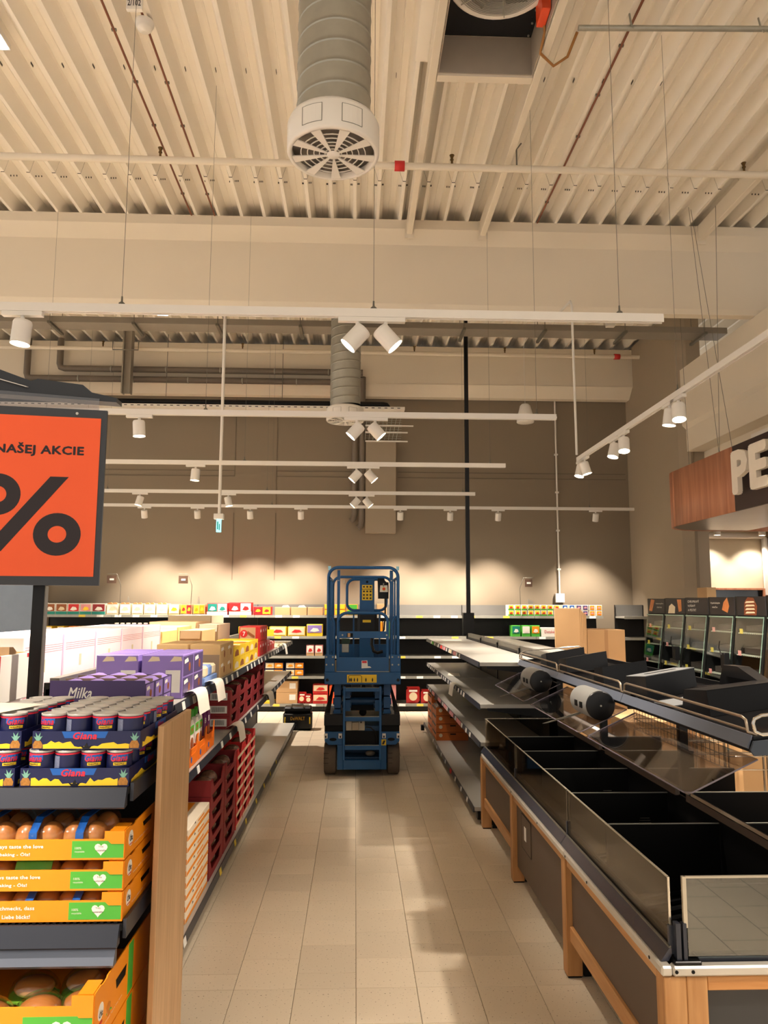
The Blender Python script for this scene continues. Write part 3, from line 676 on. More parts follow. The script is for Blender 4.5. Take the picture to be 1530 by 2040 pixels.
# =====================================================================
# GONDOLAS
# =====================================================================
def rail(b, xf, dx, y0, y1, z, h=.042):
    """price rail profile along Y, front at xf, outward direction dx"""
    b.prism([(xf, z), (xf+dx*.004, z), (xf+dx*.012, z-h), (xf+dx*.004, z-h-.004), (xf-dx*.006, z-h)], y0, y1, 'Y')
def gondola(label, xf, dx, xs, y0, y1, tiers, zback, tags, nb=5, other=()):
    """xf: aisle-side front, dx: outward direction, xs: spine; tiers: (z, depth, ynear, yfar)"""
    t = thing('gondola_shelving', label, 'shelving', ((xf+xs)/2, (y0+y1)/2, 0))
    b = MB(); b.box(xs-.03, xs+.03, y0, y1, .02, zback); part('back_panel', b, M_SHELFD, t)
    L = (y1-y0)/nb
    for k in range(nb+1):
        y = y0+k*L; part('upright', MB().box(xs-.04, xs+.04, max(y-.02, y0), min(y+.02, y1)+.001, 0, zback+.03), M_BLACK, t)
    for k in range(nb): part('top_rail', MB().box(xs-.022, xs+.022, y0+k*L+.02, y0+(k+1)*L-.02, zback, zback+.05), M_SHELFD if False else M_GALVD, t)
    xf0 = xf
    for ti, (z, dep, ya, yb, *ex) in enumerate(tiers):
        xf = xf0+(ex[0] if ex else 0)
        n = max(1, int(round((yb-ya)/L))); l = (yb-ya)/n
        for k in range(n):
            a, c = ya+k*l+.002, ya+(k+1)*l-.002
            b = MB(); xi = xf-dx*dep; b.box(xf-dx*.002, xi, a, c, z-.03, z); sh = part('shelf', b, M_SHELF, t)
            b = MB(); rail(b, xf, dx, a, c, z+.004); rl = part('price_rail', b, M_BLUEBLK, sh)
            if z > .3: part('shelf_bracket', MB().prism([(xi, z-.03), (xf-dx*.06, z-.03), (xf-dx*.06, z-.05), (xi, z-.11)], a+.001, a+.006, 'Y'), M_BLACK, sh)
        b = MB(); by = MB()
        for (yy, wd, col) in tags.get(ti, ()):
            q = b if col == 'w' else by
            q.prism([(xf+dx*.0055, z-.001), (xf+dx*.0075, z-.001), (xf+dx*.0145, z-.038), (xf+dx*.0125, z-.038)], yy, yy+wd, 'Y')
        for (q, m, nm) in ((b, M_TAG, 'price_card'), (by, M_YTAG, 'yellow_card')):
            # every card its own object
            k = 0
            while k*8 < len(q.v):
                c = MB(); c._add(q.v[k*8:k*8+8], [[i-k*8 for i in f] for f in q.f[k*6:k*6+6]]); part(nm, c, m, t); k += 1
    for k in range(nb):  # base
        part('kick_plate', MB().box(xf-dx*.06, xs, y0+k*L+.002, y0+(k+1)*L-.002, 0.015, tiers[-1][0]-.035), M_BLACK, t)
    for (z, dep) in other:
        for k in range(nb):
            sh = part('shelf', MB().box(xs-dx*.04, xs-dx*(.04+dep), y0+k*L+.002, y0+(k+1)*L-.002, z-.03, z), M_SHELF, t)
            b = MB(); rail(b, xs-dx*(.04+dep), -dx, y0+k*L+.002, y0+(k+1)*L-.002, z+.004); part('price_rail', b, M_BLUEBLK, sh)
    return t
rt_ = random.Random(3)
def tagrow(ya, yb, st, wd=.06, c='w', skip=.2):
    out = []; y = ya
    while y < yb:
        if rt_.random() > skip: out.append((y+rt_.uniform(-.04, .04), wd, c))
        y += st
    return out
gl = gondola('long double-sided gondola on the left of the aisle, filled with biscuits', -.84, 1, -1.40, 3.62, 10.9,
    [(1.285, .52, 3.62, 10.2), (.90, .52, 3.62, 10.1), (.115, .53, 3.62, 10.9)], 1.36,
    {0: tagrow(3.75, 10, .24), 1: tagrow(3.8, 10, .35), 2: tagrow(4.0, 4.3, .3)+tagrow(5, 8.4, .55, .06, 'y', 0)}, 5, [(1.285, .5)])
gr = gondola('long double-sided gondola on the right of the aisle, almost empty', 1.03, -1, 1.64, 6.30, 10.9,
    [(1.288, .56, 6.30, 10.9), (.948, .56, 6.30, 10.9), (.645, .56, 6.30, 10.9), (.135, .62, 6.31, 10.8, -.055)], 1.315,
    {0: tagrow(7.4, 10.7, .21, .075), 1: tagrow(7.1, 10.7, .21, .075), 2: tagrow(6.8, 10.7, .23, .075), 3: tagrow(6.6, 9.5, .4)}, 4, [(1.288, .56), (.645, .56)])
for (y, c) in ((8.9, M_RED), (8.6, M_PINK), (8.05, M_CREAMP), (7.7, M_PINK), (9.9, M_GREEN)):
    b = MB().prism([(1.0235, 1.288), (1.0215, 1.288), (1.0145, 1.251), (1.0165, 1.251)], y, y+.2, 'Y'); part('promo_strip', b, c, gr)
for y in (7.4, 7.95, 8.5, 9.1, 9.8):
    b = MB().prism([(1.0235, .645), (1.0215, .645), (1.0145, .608), (1.0165, .608)], y, y+.3, 'Y'); part('promo_strip', b, M_PINK, gr)
part('promo_strip', MB().prism([(.9685, .134), (.9665, .134), (.9595, .097), (.9615, .097)], 7.7, 7.82, 'Y'), M_RED, gr)
# levelling foot at the near end of the right gondola
b = MB(); b.box(1.0, 1.12, 6.305, 6.38, .04, .10); b.cyl((1.05, 6.34, 0.0), (1.05, 6.34, .05), .008, 8); b.cyl((1.05, 6.34, 0.0), (1.05, 6.34, .012), .022, 12); part('levelling_foot', b, M_BLACK, gr)
part('base_end', MB().box(.93, .975, 10.75, 10.83, .03, .10), M_BLACK, gr); part('base_end', MB().box(-.86, -.81, 10.85, 10.92, .05, .1), M_BLACK, gl)
# back gondola facing the aisle
def back_gondola(label, x0, x1, n, zs, dep=.52, yf=12.87, zb=1.77, cat='shelving', tagp=.5):
    t = thing('wall_shelving', label, cat, ((x0+x1)/2, yf, 0)); L = (x1-x0)/n
    for k in range(n):
        a, c = x0+k*L+.003, x0+(k+1)*L-.003
        part('back_panel', MB().box(a, c, yf+dep, yf+dep+.04, .02, zs[0][0]), M_SHELFD, t)
        part('top_panel', MB().box(a, c, yf+dep, yf+dep+.04, zs[0][0], zb), mat('panel_grey', (98, 96, 92), .5), t)
        part('kick_plate', MB().box(a, c, yf+.05, yf+dep, .012, .085), M_BLACK, t)
        for (z, d) in zs:
            y0 = yf+(dep-d); sh = part('shelf', MB().box(a, c, y0+.002, yf+dep, z-.03, z), M_SHELF, t)
            rl = part('price_rail', MB().prism([(y0, z+.004), (y0-.003, z+.004), (y0-.010, z-.04), (y0+.004, z-.04)], a, c, 'X'), M_GALV, sh)
            x = a+.05
            while x < c-.1:
                if rt_.random() < tagp: part('price_card', MB().prism([(y0-.0035, z), (y0-.006, z), (y0-.013, z-.037), (y0-.0105, z-.037)], x, x+.11, 'X'), M_TAG if rt_.random() < .7 else M_YTAG, t)
                x += .3
    for k in range(n+1):
        part('upright', MB().box(x0+k*L-.002, x0+k*L+.002, yf+dep-.02, yf+dep+.02, 0, zb), M_BLACK, t)
    return t
back_gondola('long black wall shelving behind the lift, across the end of the aisle', -5.3, 4.28, 8, [(1.585, .42), (1.235, .5), (.91, .5), (.575, .5), (.125, .52)])
back_gondola('short empty black wall shelving in the far right corner', 4.5, 4.99, 1, [(1.585, .45), (1.235, .45), (.8, .45)], yf=12.5, tagp=0, zb=1.78)

# =====================================================================
# LEFT END CAP: cans, bread crates, oak cheek
# =====================================================================
solo('oak_end_panel', MB().bbox(-.682, -.662, 2.715, 3.16, 0, 1.332, .002), M_OAK, 'upright oak board at the end of the left gondola, beside the pineapple cans', 'panel', loc=(-.67, 2.9, 0))
t = thing('end_display', 'dark end-of-aisle display with shelves of cans and bread crates', 'shelving', (-1.3, 2.7, 0))
part('back_panel', MB().box(-1.98, -.70, 3.2, 3.24, 0, 1.30), M_SHELFD, t)
for (z, y0, xr) in ((1.165, 2.545, -.726), (.765, 2.50, -.718)):
    sh = part('shelf', MB().box(-1.98, xr, y0+.01, 3.19, z-.02, z), M_SHELFD, t)
    part('side_rail', MB().box(xr+.001, xr+.012, y0+.02, 3.15, z-.045, z+.012), M_BLUEBLK, sh)
    part('front_rail', MB().prism([(y0+.01, z+.002), (y0, z+.002), (y0-.022, z-.055), (y0-.018, z-.06), (y0+.01, z-.055)], -1.98, xr-.004, 'X'), M_BLUEBLK, sh)
b = MB()
for k in range(60): b.box(-1.97+k*.0208, -1.96+k*.0208, 2.511, 3.0, .765, .771)
part('grille_rib', b, M_BLACKM, t, kind='stuff')
part('front_rail', MB().prism([(2.52, .695), (2.505, .695), (2.485, .655), (2.488, .648), (2.52, .65)], -1.98, -.732, 'X'), mat('brushed_rail', (120, 126, 138), .3, .7), t)
part('base', MB().box(-1.98, -.70, 2.34, 3.2, 0, .12), M_BLACK, t)

# --- pineapple cans ---
def can(label, loc, group, rz):
    t = thing('pineapple_can', label, 'can', loc, group); r = .0405; h = .108; x, y, z = loc
    b = MB(); b.lathe([(r-.001, .004), (r, .008), (r, h-.010), (r-.0005, h-.006)], loc, 22); part('body', b, M_NAVY, t)
    b = MB(); b.lathe([(.001, h-.006), (r-.006, h-.006), (r-.004, h), (r+.001, h), (r+.001, h-.004), (r, h-.007)], loc, 22); pass
    part('lid', b, M_TIN, t); part('bottom_rim', MB().lathe([(r, .008), (r+.001, .004), (r, 0), (.001, 0)], loc, 22), M_TIN, t)
    part('red_band', MB().lathe([(r+.0006, h-.014), (r+.0006, h-.009)], loc, 22), M_REDT, t)
    def patch(nm, m, a0, a1, z0, z1, d=.0006):
        b = MB(); n = 6; b.smooth = True
        P = [(x+(r+d)*math.sin(R(a0+(a1-a0)*i/n)), y-(r+d)*math.cos(R(a0+(a1-a0)*i/n))) for i in range(n+1)]
        for i in range(n): b.quad((*P[i], z+z0), (*P[i+1], z+z0), (*P[i+1], z+z1), (*P[i], z+z1))
        part(nm, b, m, t)
    patch('blue_patch', M_SKYB, -42, 42, .078, .094); patch('yellow_patch', M_YEL, -26, 34, .061, .070); patch('text_panel', mat('small_print', (120, 128, 156), .5, var=.5, scale=300), 100, 200, .02, .09)
    text('Giana', (0, 0, z+.074), .052, .020, M_REDT, t, bend=(r, (x, y)), bold=.02, shear=.3); 
    o = [c for c in t.children if c.name.startswith('lettering')][-1]
    text('PINEAPPLE', (0, 0, z+.063), .030, .005, M_DKT, t, bend=(r, (x, y)), bold=.02)
    for c in t.children:
        if c.name.startswith('lettering'):
            for v in c.data.vertices:
                q = Vector((v.co.x, v.co.y)); l = q.length
                if l: v.co.x *= (l+.0012)/l; v.co.y *= (l+.0012)/l
    patch('leaf_print', mat('leaf_green', (64, 120, 100), .5, var=.3, scale=200), 30, 52, .008, .035)
    patch('pineapple_slice', M_YEL, -50, 24, .008, .02)
    t.rotation_euler.z = rz; return t
can0 = None
def put_can(loc, label, group, rz):
    global can0
    if can0 is None: can0 = can(label, loc, group, rz); return can0
    return dup(can0, loc, rz, label, group)
def zig(x0, x1, z0, n, seed, hmin=.012, hmax=.026):
    q = random.Random(seed); P = [(x0, z0)]
    for i in range(n+1): P.append((x0+(x1-x0)*i/n, z0+q.uniform(hmin, hmax)*(1.0 if abs(i/n-.5) > .18 else .35)))
    P.append((x1, z0)); return P
def can_tray(x0, x1, y0, y1, z, label, prints=True):
    t = thing('can_tray', label, 'tray', ((x0+x1)/2, (y0+y1)/2, z)); H = .058; th = .003
    part('tray_base', MB().box(x0, x1, y0, y1, z, z+th), M_NAVY, t)
    for (nm, q) in (('front_wall', (x0, x1, y0, y0+th)), ('back_wall', (x0, x1, y1-th, y1)), ('side_wall', (x1-th, x1, y0+th, y1-th)), ('side_wall', (x0, x0+th, y0+th, y1-th))):
        part(nm, MB().box(*q, z+th, z+H), M_NAVY, t)
    y = y0-.0008; cx = (x0+x1)/2; w = x1-x0
    part('pineapple_print', MB().prism(zig(x0+.035, x1-.035, z+.003, 22, int(z*1000)), y, y0, 'Y'), M_YEL, t)
    part('blue_glow', MB().prism([(cx-.07, z+.036), (cx+.06, z+.036), (cx+.07, z+H-.001), (cx-.08, z+H-.001)], y, y0, 'Y'), M_SKYB, t)
    for sx in (x0+.018, x1-.018):
        part('pineapple', MB().prism([(sx-.014, z+.004), (sx+.014, z+.004), (sx+.016, z+.016), (sx+.009, z+.028), (sx-.009, z+.028), (sx-.016, z+.016)], y-.0005, y, 'Y'), mat('pineapple_skin', (170, 116, 48), .6, var=.5, scale=160), t)
        part('pineapple_leaves', MB().prism([(sx-.004, z+.028), (sx-.014, z+.042), (sx-.006, z+.039), (sx-.008, z+.054), (sx, z+.042), (sx+.008, z+.055), (sx+.006, z+.040), (sx+.015, z+.043), (sx+.005, z+.028)], y-.0005, y, 'Y'), mat('leaf_pale', (116, 168, 150), .6, var=.3, scale=120), t)
    part('leaf_print', MB().prism([(cx-.01, z+.003), (cx-.02, z+.013), (cx-.006, z+.009), (cx+.002, z+.022), (cx+.006, z+.01), (cx+.02, z+.013), (cx+.012, z+.003)], y-.0005, y, 'Y'), mat('leaf_green', (0,0,0)), t)
    text('Giana', (cx-.042, y-.001, z+.033), .075, .021, M_REDT, t, bold=.03, shear=.25)
    # right side print
    P = zig(y0+.03, y1-.02, z+.003, 20, int(z*999)+5); part('pineapple_print', MB().prism(P, x1, x1+.0008, 'X'), M_YEL, t)
    part('blue_glow', MB().box(x1, x1+.0009, (y0+y1)/2-.07, (y0+y1)/2+.07, z+.036, z+H-.001), M_SKYB, t)
    text('Giana', (x1+.0015, (y0+y1)/2-.04, z+.033), .075, .021, M_REDT, t, face='+X', bold=.03, shear=.25)
    return t
CP = .0835
def stackcans(xr, y0, cols, rows, z, allc, where, cl=0):
    q = random.Random(int(z*100)+cols+cl)
    for j in range(rows):
        for i in range(cols):
            if not allc and j > 0 and i > 0: continue
            x = xr-.046-i*CP; y = y0+.046+j*CP
            put_can((x, y, z+.0035), 'navy pineapple can, %s row from the front, %s from the right, %s' % (['first','second','third','fourth','fifth','sixth'][j], ['first','second','third','fourth'][i], where), 'pineapple cans in the '+where, R(q.choice((-35, -10, 15, 40, 120, 160, 20, -20)) if j else (q.choice((-20, 15, 30, 140)))))
ZC0 = 1.167; ZC1 = ZC0+.1145
can_tray(-1.077, -.730, 2.56, 3.075, ZC0, 'navy pineapple tray, lower one of the right-hand stack')
can_tray(-1.047, -.700, 2.565, 3.08, ZC1+.001, 'navy pineapple tray, upper one of the right-hand stack')
stackcans(-.730, 2.56, 4, 6, ZC0, False, 'lower right tray'); stackcans(-.700, 2.565, 4, 6, ZC1+.001, True, 'upper right tray')
can_tray(-1.442, -1.095, 2.56, 3.075, ZC0, 'navy pineapple tray cut by the left edge, lower one'); can_tray(-1.432, -1.085, 2.57, 3.085, ZC1+.001, 'navy pineapple tray cut by the left edge, upper one')
stackcans(-1.095, 2.56, 2, 6, ZC0, False, 'lower left-edge tray', 1); stackcans(-1.085, 2.57, 2, 6, ZC1+.001, True, 'upper left-edge tray', 1)
solo('paper_sheet', MB().slab((-1.45, 2.58, ZC1+.125), (-1.16, 2.57, ZC1+.116), (-1.10, 2.80, ZC1+.116), (-1.45, 2.84, ZC1+.12), (0, 0, .001)), M_PAPER, 'white paper sheet lying on the cans at the left edge', 'paper', loc=(-1.2, 2.5, ZC1+.112))

# --- bread crates ---
def heart(cx, cz, s, n=20):
    return [(cx+s*16*math.sin(t)**3/17, cz+s*(13*math.cos(t)-5*math.cos(2*t)-2*math.cos(3*t)-math.cos(4*t))/17) for t in [2*PI*i/n for i in range(n)]]
def bread_crate(label, x0, x1, y0, y1, z, lines, H=.100, hf=.068, big=1.0, gw=.165):
    t = thing('bread_crate', label, 'crate', ((x0+x1)/2, (y0+y1)/2, z)); th = .004
    part('base', MB().box(x0, x1, y0, y1, z, z+.004), M_ORANGE, t)
    part('front_wall', MB().prism([(x0, z+.004), (x1-.002, z+.004), (x1-.002, z+H-.004), (x1-.060, z+H-.002), (x1-.060, z+H*.82), (x1-.068, z+hf), (x0, z+hf)], y0, y0+th, 'Y'), M_ORANGE, t)
    part('corner_flap', MB().prism([(x1-.002, z+hf*.78), (x1-.042, z+hf*.78), (x1-.064, z+hf+.006), (x1-.064, z+H-.001), (x1-.002, z+H-.001)], y0-.003, y0-.0005, 'Y'), M_ORANGE, t)
    part('side_wall', MB().prism([(y0+th, z+.004), (y1, z+.004), (y1, z+H-.001), (y0+.12, z+H-.001), (y0+.11, z+H-.006), (y0+.07, z+H-.006), (y0+.06, z+H-.001), (y0+th, z+H-.001)], x1-th, x1, 'X'), M_ORANGE, t)
    part('side_wall', MB().box(x0, x0+th, y0+th, y1, z+.004, z+H-.001), M_ORANGE, t)
    part('top_flange', MB().box(x1-.05, x1-.006, y0+.006, y0+.09, z+H-.004, z+H-.001), M_ORANGE, t)
    part('green_band', MB().box(x1-gw, x1-.004, y0-.0006, y0, z+.006, z+min(hf, H*.66)-.001), M_GREEN, t)
    hx = x1-gw*.45; part('heart_print', MB().prism(heart(hx, z+hf*.54, .0215*big), y0-.0012, y0-.0006, 'Y'), M_WT, t)
    text('Truly', (hx-.008*big, y0-.0016, z+hf*.58), .016*big, .007*big, M_DKT, t, bold=0); text('sustainable', (hx-.016*big, y0-.0016, z+hf*.42), .032*big, .006*big, M_DKT, t, bold=0)
    if big == 1.0:
        text('100%', (x1-gw+.010, y0-.0014, z+hf*.52), .02, .007, M_WT, t, bold=.01); text('recyclable', (x1-gw+.010, y0-.0014, z+hf*.34), .03, .007, M_WT, t, bold=.01)
    for i, (s, wd, xo) in enumerate(lines):
        text(s, (x0+xo, y0-.0012, z+hf*(.60-.36*i)-.004), wd, .0135 if big == 1 else .03, M_WT, t, bold=.03)
    # right side: handle slot and round logo
    part('handle_slot', MB().prism([(y0+.21, z+H*.50), (y0+.30, z+H*.50), (y0+.31, z+H*.68), (y0+.20, z+H*.68)], x1, x1+.0008, 'X'), M_BLACKM, t)
    part('logo_disc', MB().cyl((x1, y0+.06, z+H*.55), (x1+.0012, y0+.06, z+H*.55), .024, 18), M_WT, t)
    text('Ölz', (x1+.002, y0+.044, z+H*.46), .032, .02, M_DKT, t, face='+X', bold=.02)
    part('logo_swash', MB().box(x1, x1+.0016, y0+.045, y0+.075, z+H*.33, z+H*.37), M_RED, t)
    text('always taste the love', (x1+.001, y0+.10, z+H*.2), .17, .006, M_WT, t, face='+X', bold=0)
    return t
def bread_bag(label, x0, x1, y0, y1, z, h, seed, band=True, green=False):
    q = random.Random(seed); t = thing('bread_bag', label, 'bread', ((x0+x1)/2, (y0+y1)/2, z), 'bread bags in the orange crates'); n = 2; w = (x1-x0)/n
    for i in range(n):
        for j in range(2):
            cx = x0+w*(i+.5); cy = y0+.055+j*.11; b = MB(); b.ball((cx+q.uniform(-.004, .004), cy, z+h*.44), w*.56, 16, 10, (1, 1.05, h*.44/(w*.56))); part('bun', b, M_BUN, t)
    if band: part('blue_band', MB().prism([(y0-.006, z+.01), (y0-.004, z+h*.7), (y0+.05, z+h*1.02), (y0+.2, z+h*1.0), (y0+.2, z+h*.97), (y0+.05, z+h*.98), (y0, z+h*.7), (y0-.002, z+.01)], x0+w*.80, x0+w*1.15, 'X'), M_SKYB, t)
    if green: part('green_label', MB().prism([(y0+.0, z+h*.4), (y0+.02, z+h*.9), (y0+.05, z+h*1.04), (y0+.05, z+h*1.0), (y0+.022, z+h*.88), (y0+.003, z+h*.4)], x0+w*.2, x0+w*1.8, 'X'), M_GREEN, t)
    b = MB(); nx, ny = 10, 8; V = []; b.smooth = True
    for j in range(ny+1):
        for i in range(nx+1):
            u = i/nx; v = j/ny; zz = z+h*(1.06*min(1, 2.2*math.sin(PI*min(1, v*.9+.1)))*(.86+.14*abs(math.sin(PI*n*u))))+q.uniform(-.003, .003)
            V.append((x0+.002+(x1-x0-.004)*u, y0-.006+(y1-y0)*v, max(z+.004, zz)))
    b._add(V, [(j*(nx+1)+i, j*(nx+1)+i+1, (j+1)*(nx+1)+i+1, (j+1)*(nx+1)+i) for j in range(ny) for i in range(nx)], True); part('film', b, M_FILM, t)
    return t
L3 = [[('always taste the love', .160, .112), ('for baking - Ölz!', .120, .112)], [('always taste the love', .160, .108), ('for baking - Ölz!', .120, .108)], [('Jeder schmeckt, dass', .16, .095), ('Ölz mit Liebe bäckt!', .145, .098)]]
for k in range(3):
    z = .772+(2-k)*.0915; y0 = 2.515
    bread_crate('orange bread crate, %s of the three on the upper shelf' % ['topmost', 'middle', 'lowest'][k], -1.245, -.7195, y0, 2.97, z, L3[k], H=.088, hf=.062)
    for i in range(3): bread_bag('%s film bag of buns in the %s of the three stacked orange crates' % (['left', 'middle', 'right'][i], ['topmost', 'middle', 'lowest'][k]), -1.225+.145*i, -1.225+.145*(i+1)-.004, y0+.012, y0+.24, z+.005, .108 if k == 0 else .080, k*5+i, k != 1, k == 1 and i == 1)
for k in range(3):
    z = .135+.17*k; y0 = 2.345
    bread_crate('large orange bread crate, %s of the stack standing on the base' % ['lowest', 'middle', 'topmost'][k], -1.30, -.738, y0, 3.02, z, [('the love', .16, .13)] if k == 2 else [], H=.165, hf=.134, big=1.5, gw=.20)
    part('green_stripe', MB().box(-.738, -.7372, y0+.33, y0+.385, z+.006, z+.16), M_GREEN, bpy.data.objects[[o.name for o in bpy.data.objects if o.name.startswith('bread_crate') and o.parent is None][-1]])
def sandwich(label, x, y, z):
    t = thing('sandwich_roll', label, 'bread', (x, y, z), 'rolls in the large orange crate')
    part('lower_bun', MB().ball((x, y, z+.022), .062, 14, 8, (1, .85, .38)), M_BUN, t)
    b = MB(); q = random.Random(int(x*500)); n = 22
    V = [(x+(.068+q.uniform(0, .014))*math.cos(2*PI*i/n), y+(.06+q.uniform(0, .014))*math.sin(2*PI*i/n), z+.044+q.uniform(-.005, .005)) for i in range(n)]
    V += [(p[0], p[1], p[2]+.004) for p in V]; b._add(V, [tuple(range(n))[::-1], tuple(range(n, 2*n))]+[(i, (i+1)%n, n+(i+1)%n, n+i) for i in range(n)]); part('lettuce', b, mat('lettuce', (130, 190, 60), .5), t)
    part('upper_bun', MB().ball((x, y, z+.076), .062, 14, 8, (1, .85, .45)), M_BUN, t)
    part('film', MB().ball((x, y, z+.055), .078, 14, 9, (1, .95, .85)), M_FILM, t)
for i, (x, y) in enumerate(((-1.20, 2.44), (-1.07, 2.42), (-.93, 2.45), (-.81, 2.48), (-1.0, 2.58), (-.85, 2.61))): sandwich('filmed sandwich roll, %s in the large front crate' % ['leftmost', 'second from left', 'third from left', 'rightmost', 'behind the second', 'behind the right one'][i], x, y, .135+.17*2+.006)

# --- orange promotion sign on its post ---
t = thing('promotion_sign', 'big orange percent sign in a dark frame on a black post', 'sign', (-1.37, 3.32, 1.3))
part('post', MB().box(-1.395, -1.345, 3.33, 3.36, 1.31, 2.0), M_BLACK, t); part('post_edge', MB().box(-1.344, -1.340, 3.33, 3.36, 1.31, 1.83), M_GALVD, t)
sa = R(14); SX = Vector((math.cos(sa), math.sin(sa)*.6, 0)).normalized(); SN = SX.cross(Vector((0, 0, 1)))
SO = Vector((-1.105, 3.30, 1.832))
def sq(u0, u1, v0, v1, d0, d1):
    P = [SO+SX*u+Vector((0, 0, v))+SN*d for d in (d0, d1) for (u, v) in ((u0, v0), (u1, v0), (u1, v1), (u0, v1))]
    return MB()._add(P, [(0,1,2,3)[::-1],(4,5,6,7),(0,1,5,4),(1,2,6,5),(2,3,7,6),(3,0,4,7)])
M_FRM = mat('sign_frame', (56, 60, 66), .5); 
part('backing', sq(-.62, 0, 0, .772, -.02, 0), M_FRM, t); part('orange_sheet', sq(-.62, -.024, .038, .734, 0, .003), mat('sign_orange', (255, 98, 44), .5, var=.02), t)
part('stud', MB().cyl(SO+SX*-.125+Vector((0, 0, .752)), SO+SX*-.125+Vector((0, 0, .752))+SN*.006, .006, 12), M_TIN, t)
FR = (SX, Vector((0, 0, 1)))
text('NAŠEJ AKCIE', SO+SX*-.448+Vector((0, 0, .556))+SN*.004, .358, .056, M_DKT, t, frame=FR, bold=.035)
PN = SO+SN*.004
def ringat(cu, cv, r0, r1, sx=1):
    b = MB(); n = 36; V = []
    for r in (r0, r1):
        for i in range(n):
            a = 2*PI*i/n; V.append(PN+SX*(cu+r*sx*math.cos(a))+Vector((0, 0, cv+r*math.sin(a))))
    V += [p-SN*.0005 for p in V]
    return b._add(V, [(i, (i+1)%n, n+(i+1)%n, n+i) for i in range(n)]+[(n+i, n+(i+1)%n, 3*n+(i+1)%n, 3*n+i) for i in range(n)])
part('percent_ring', ringat(-.43, .385, .036, .090, 1.05), M_DKT, t); part('percent_ring', ringat(-.18, .218, .036, .092, 1.05), M_DKT, t)
P = [PN+SX*u+Vector((0, 0, v)) for (u, v) in ((-.475, .142), (-.40, .142), (-.145, .468), (-.22, .468))]
part('percent_bar', MB().slab(*P, -SN*.0005), M_DKT, t)
t = thing('sign_head', 'black folded sign head with clear plastic skirt above the orange sign', 'holder', (-1.3, 3.6, 2.7))
part('housing', MB()._add([(-1.62, 3.35, 2.84), (-1.20, 3.35, 2.75), (-1.13, 3.35, 2.70), (-1.13, 3.35, 2.665), (-1.62, 3.35, 2.72), (-1.62, 3.45, 2.84), (-1.20, 3.45, 2.75), (-1.13, 3.45, 2.70), (-1.13, 3.45, 2.665), (-1.62, 3.45, 2.72)],
    [(0,1,2,3,4)[::-1], (5,6,7,8,9), (0,5,6,1), (1,6,7,2), (2,7,8,3), (3,8,9,4), (4,9,5,0)]) if False else MB().prism([(-1.75, 2.86), (-1.49, 2.765), (-1.46, 2.775), (-1.255, 2.75), (-1.215, 2.715), (-1.10, 2.69), (-1.10, 2.67), (-1.75, 2.71)], 3.40, 3.48, 'Y'), mat('slate_housing', (42, 45, 50), .4), t)
part('tray_flap', MB().slab((-1.75, 3.38, 2.80), (-1.50, 3.38, 2.73), (-1.50, 3.55, 2.76), (-1.75, 3.55, 2.83), (0, 0, .004)), M_WHITE, t)
part('clear_skirt', MB().slab((-1.70, 3.38, 2.64), (-1.17, 3.38, 2.60), (-1.17, 3.38, 2.68), (-1.70, 3.38, 2.72), (0, .003, 0)), M_ACR, t)
part('support', MB().box(-1.74, -1.72, 3.42, 3.46, 2.62, 2.78), M_BLACK, t)

# =====================================================================
# PRODUCTS ON THE LEFT GONDOLA
# =====================================================================
def cookie_face(b_parent, x, ya, yb, za, zb, base, brand=None):
    """printed pack face on the +X side"""
    part('pack_face', MB().box(x, x+.0008, ya, yb, za, zb), base, b_parent)
    cy, cz = ya+(yb-ya)*.62, za+(zb-za)*.40; r = min(yb-ya, zb-za)*.24
    part('cookie_print', MB().cyl((x+.0008, cy, cz), (x+.0014, cy, cz), r, 14), M_BROWN, b_parent)
    part('brand_spot', MB().prism([(ya+(yb-ya)*.12, za+(zb-za)*.62), (ya+(yb-ya)*.5, za+(zb-za)*.70), (ya+(yb-ya)*.42, za+(zb-za)*.9), (ya+(yb-ya)*.1, za+(zb-za)*.82)], x+.0008, x+.0014, 'X'), M_WT, b_parent)
def carton(label, cat, x0, x1, y0, y1, z0, z1, m, name='carton', group=None, open_top=False, th=.004):
    t = thing(name, label, cat, ((x0+x1)/2, (y0+y1)/2, z0), group)
    if not open_top: part('body', MB().bbox(x0, x1, y0, y1, z0, z1, .003), m, t)
    else:
        b = MB(); b.box(x0, x1, y0, y1, z0, z0+th); b.box(x0, x1, y0, y0+th, z0+th, z1); b.box(x0, x1, y1-th, y1, z0+th, z1); b.box(x0, x0+th, y0+th, y1-th, z0+th, z1); b.box(x1-th, x1, y0+th, y1-th, z0+th, z1); part('body', b, m, t)
    return t
ZS = 1.286; XF = -.862
# dark purple shelf-ready carton with packs
t = carton('dark purple carton of biscuit packs with a white script name', 'carton', XF-.385, XF-.002, 3.20, 3.66, ZS, ZS+.14, M_PURPD, 'biscuit_carton', open_top=True)
part('raised_back', MB().box(XF-.385, XF, 3.197, 3.2, ZS, ZS+.155), M_PURPD, t)
text('Milka', (XF-.31, 3.1955, ZS+.085), .095, .042, M_WT, t, bold=.02, shear=.3)
part('label', MB().box(XF-.34, XF-.13, 3.1955, 3.197, ZS+.0, ZS+.062), M_TAG, t)
b = MB()
for k in range(16): b.box(XF-.295+k*.0035, XF-.2935+k*.0035, 3.194, 3.1955, ZS+.01, ZS+.055)
part('barcode', b, M_DKT, t, kind='stuff')
part('divider', MB().box(XF-.38, XF-.01, 3.35, 3.354, ZS+.02, ZS+.15), M_CARDD, t); part('divider', MB().box(XF-.38, XF-.01, 3.50, 3.504, ZS+.02, ZS+.15), M_CARDD, t)
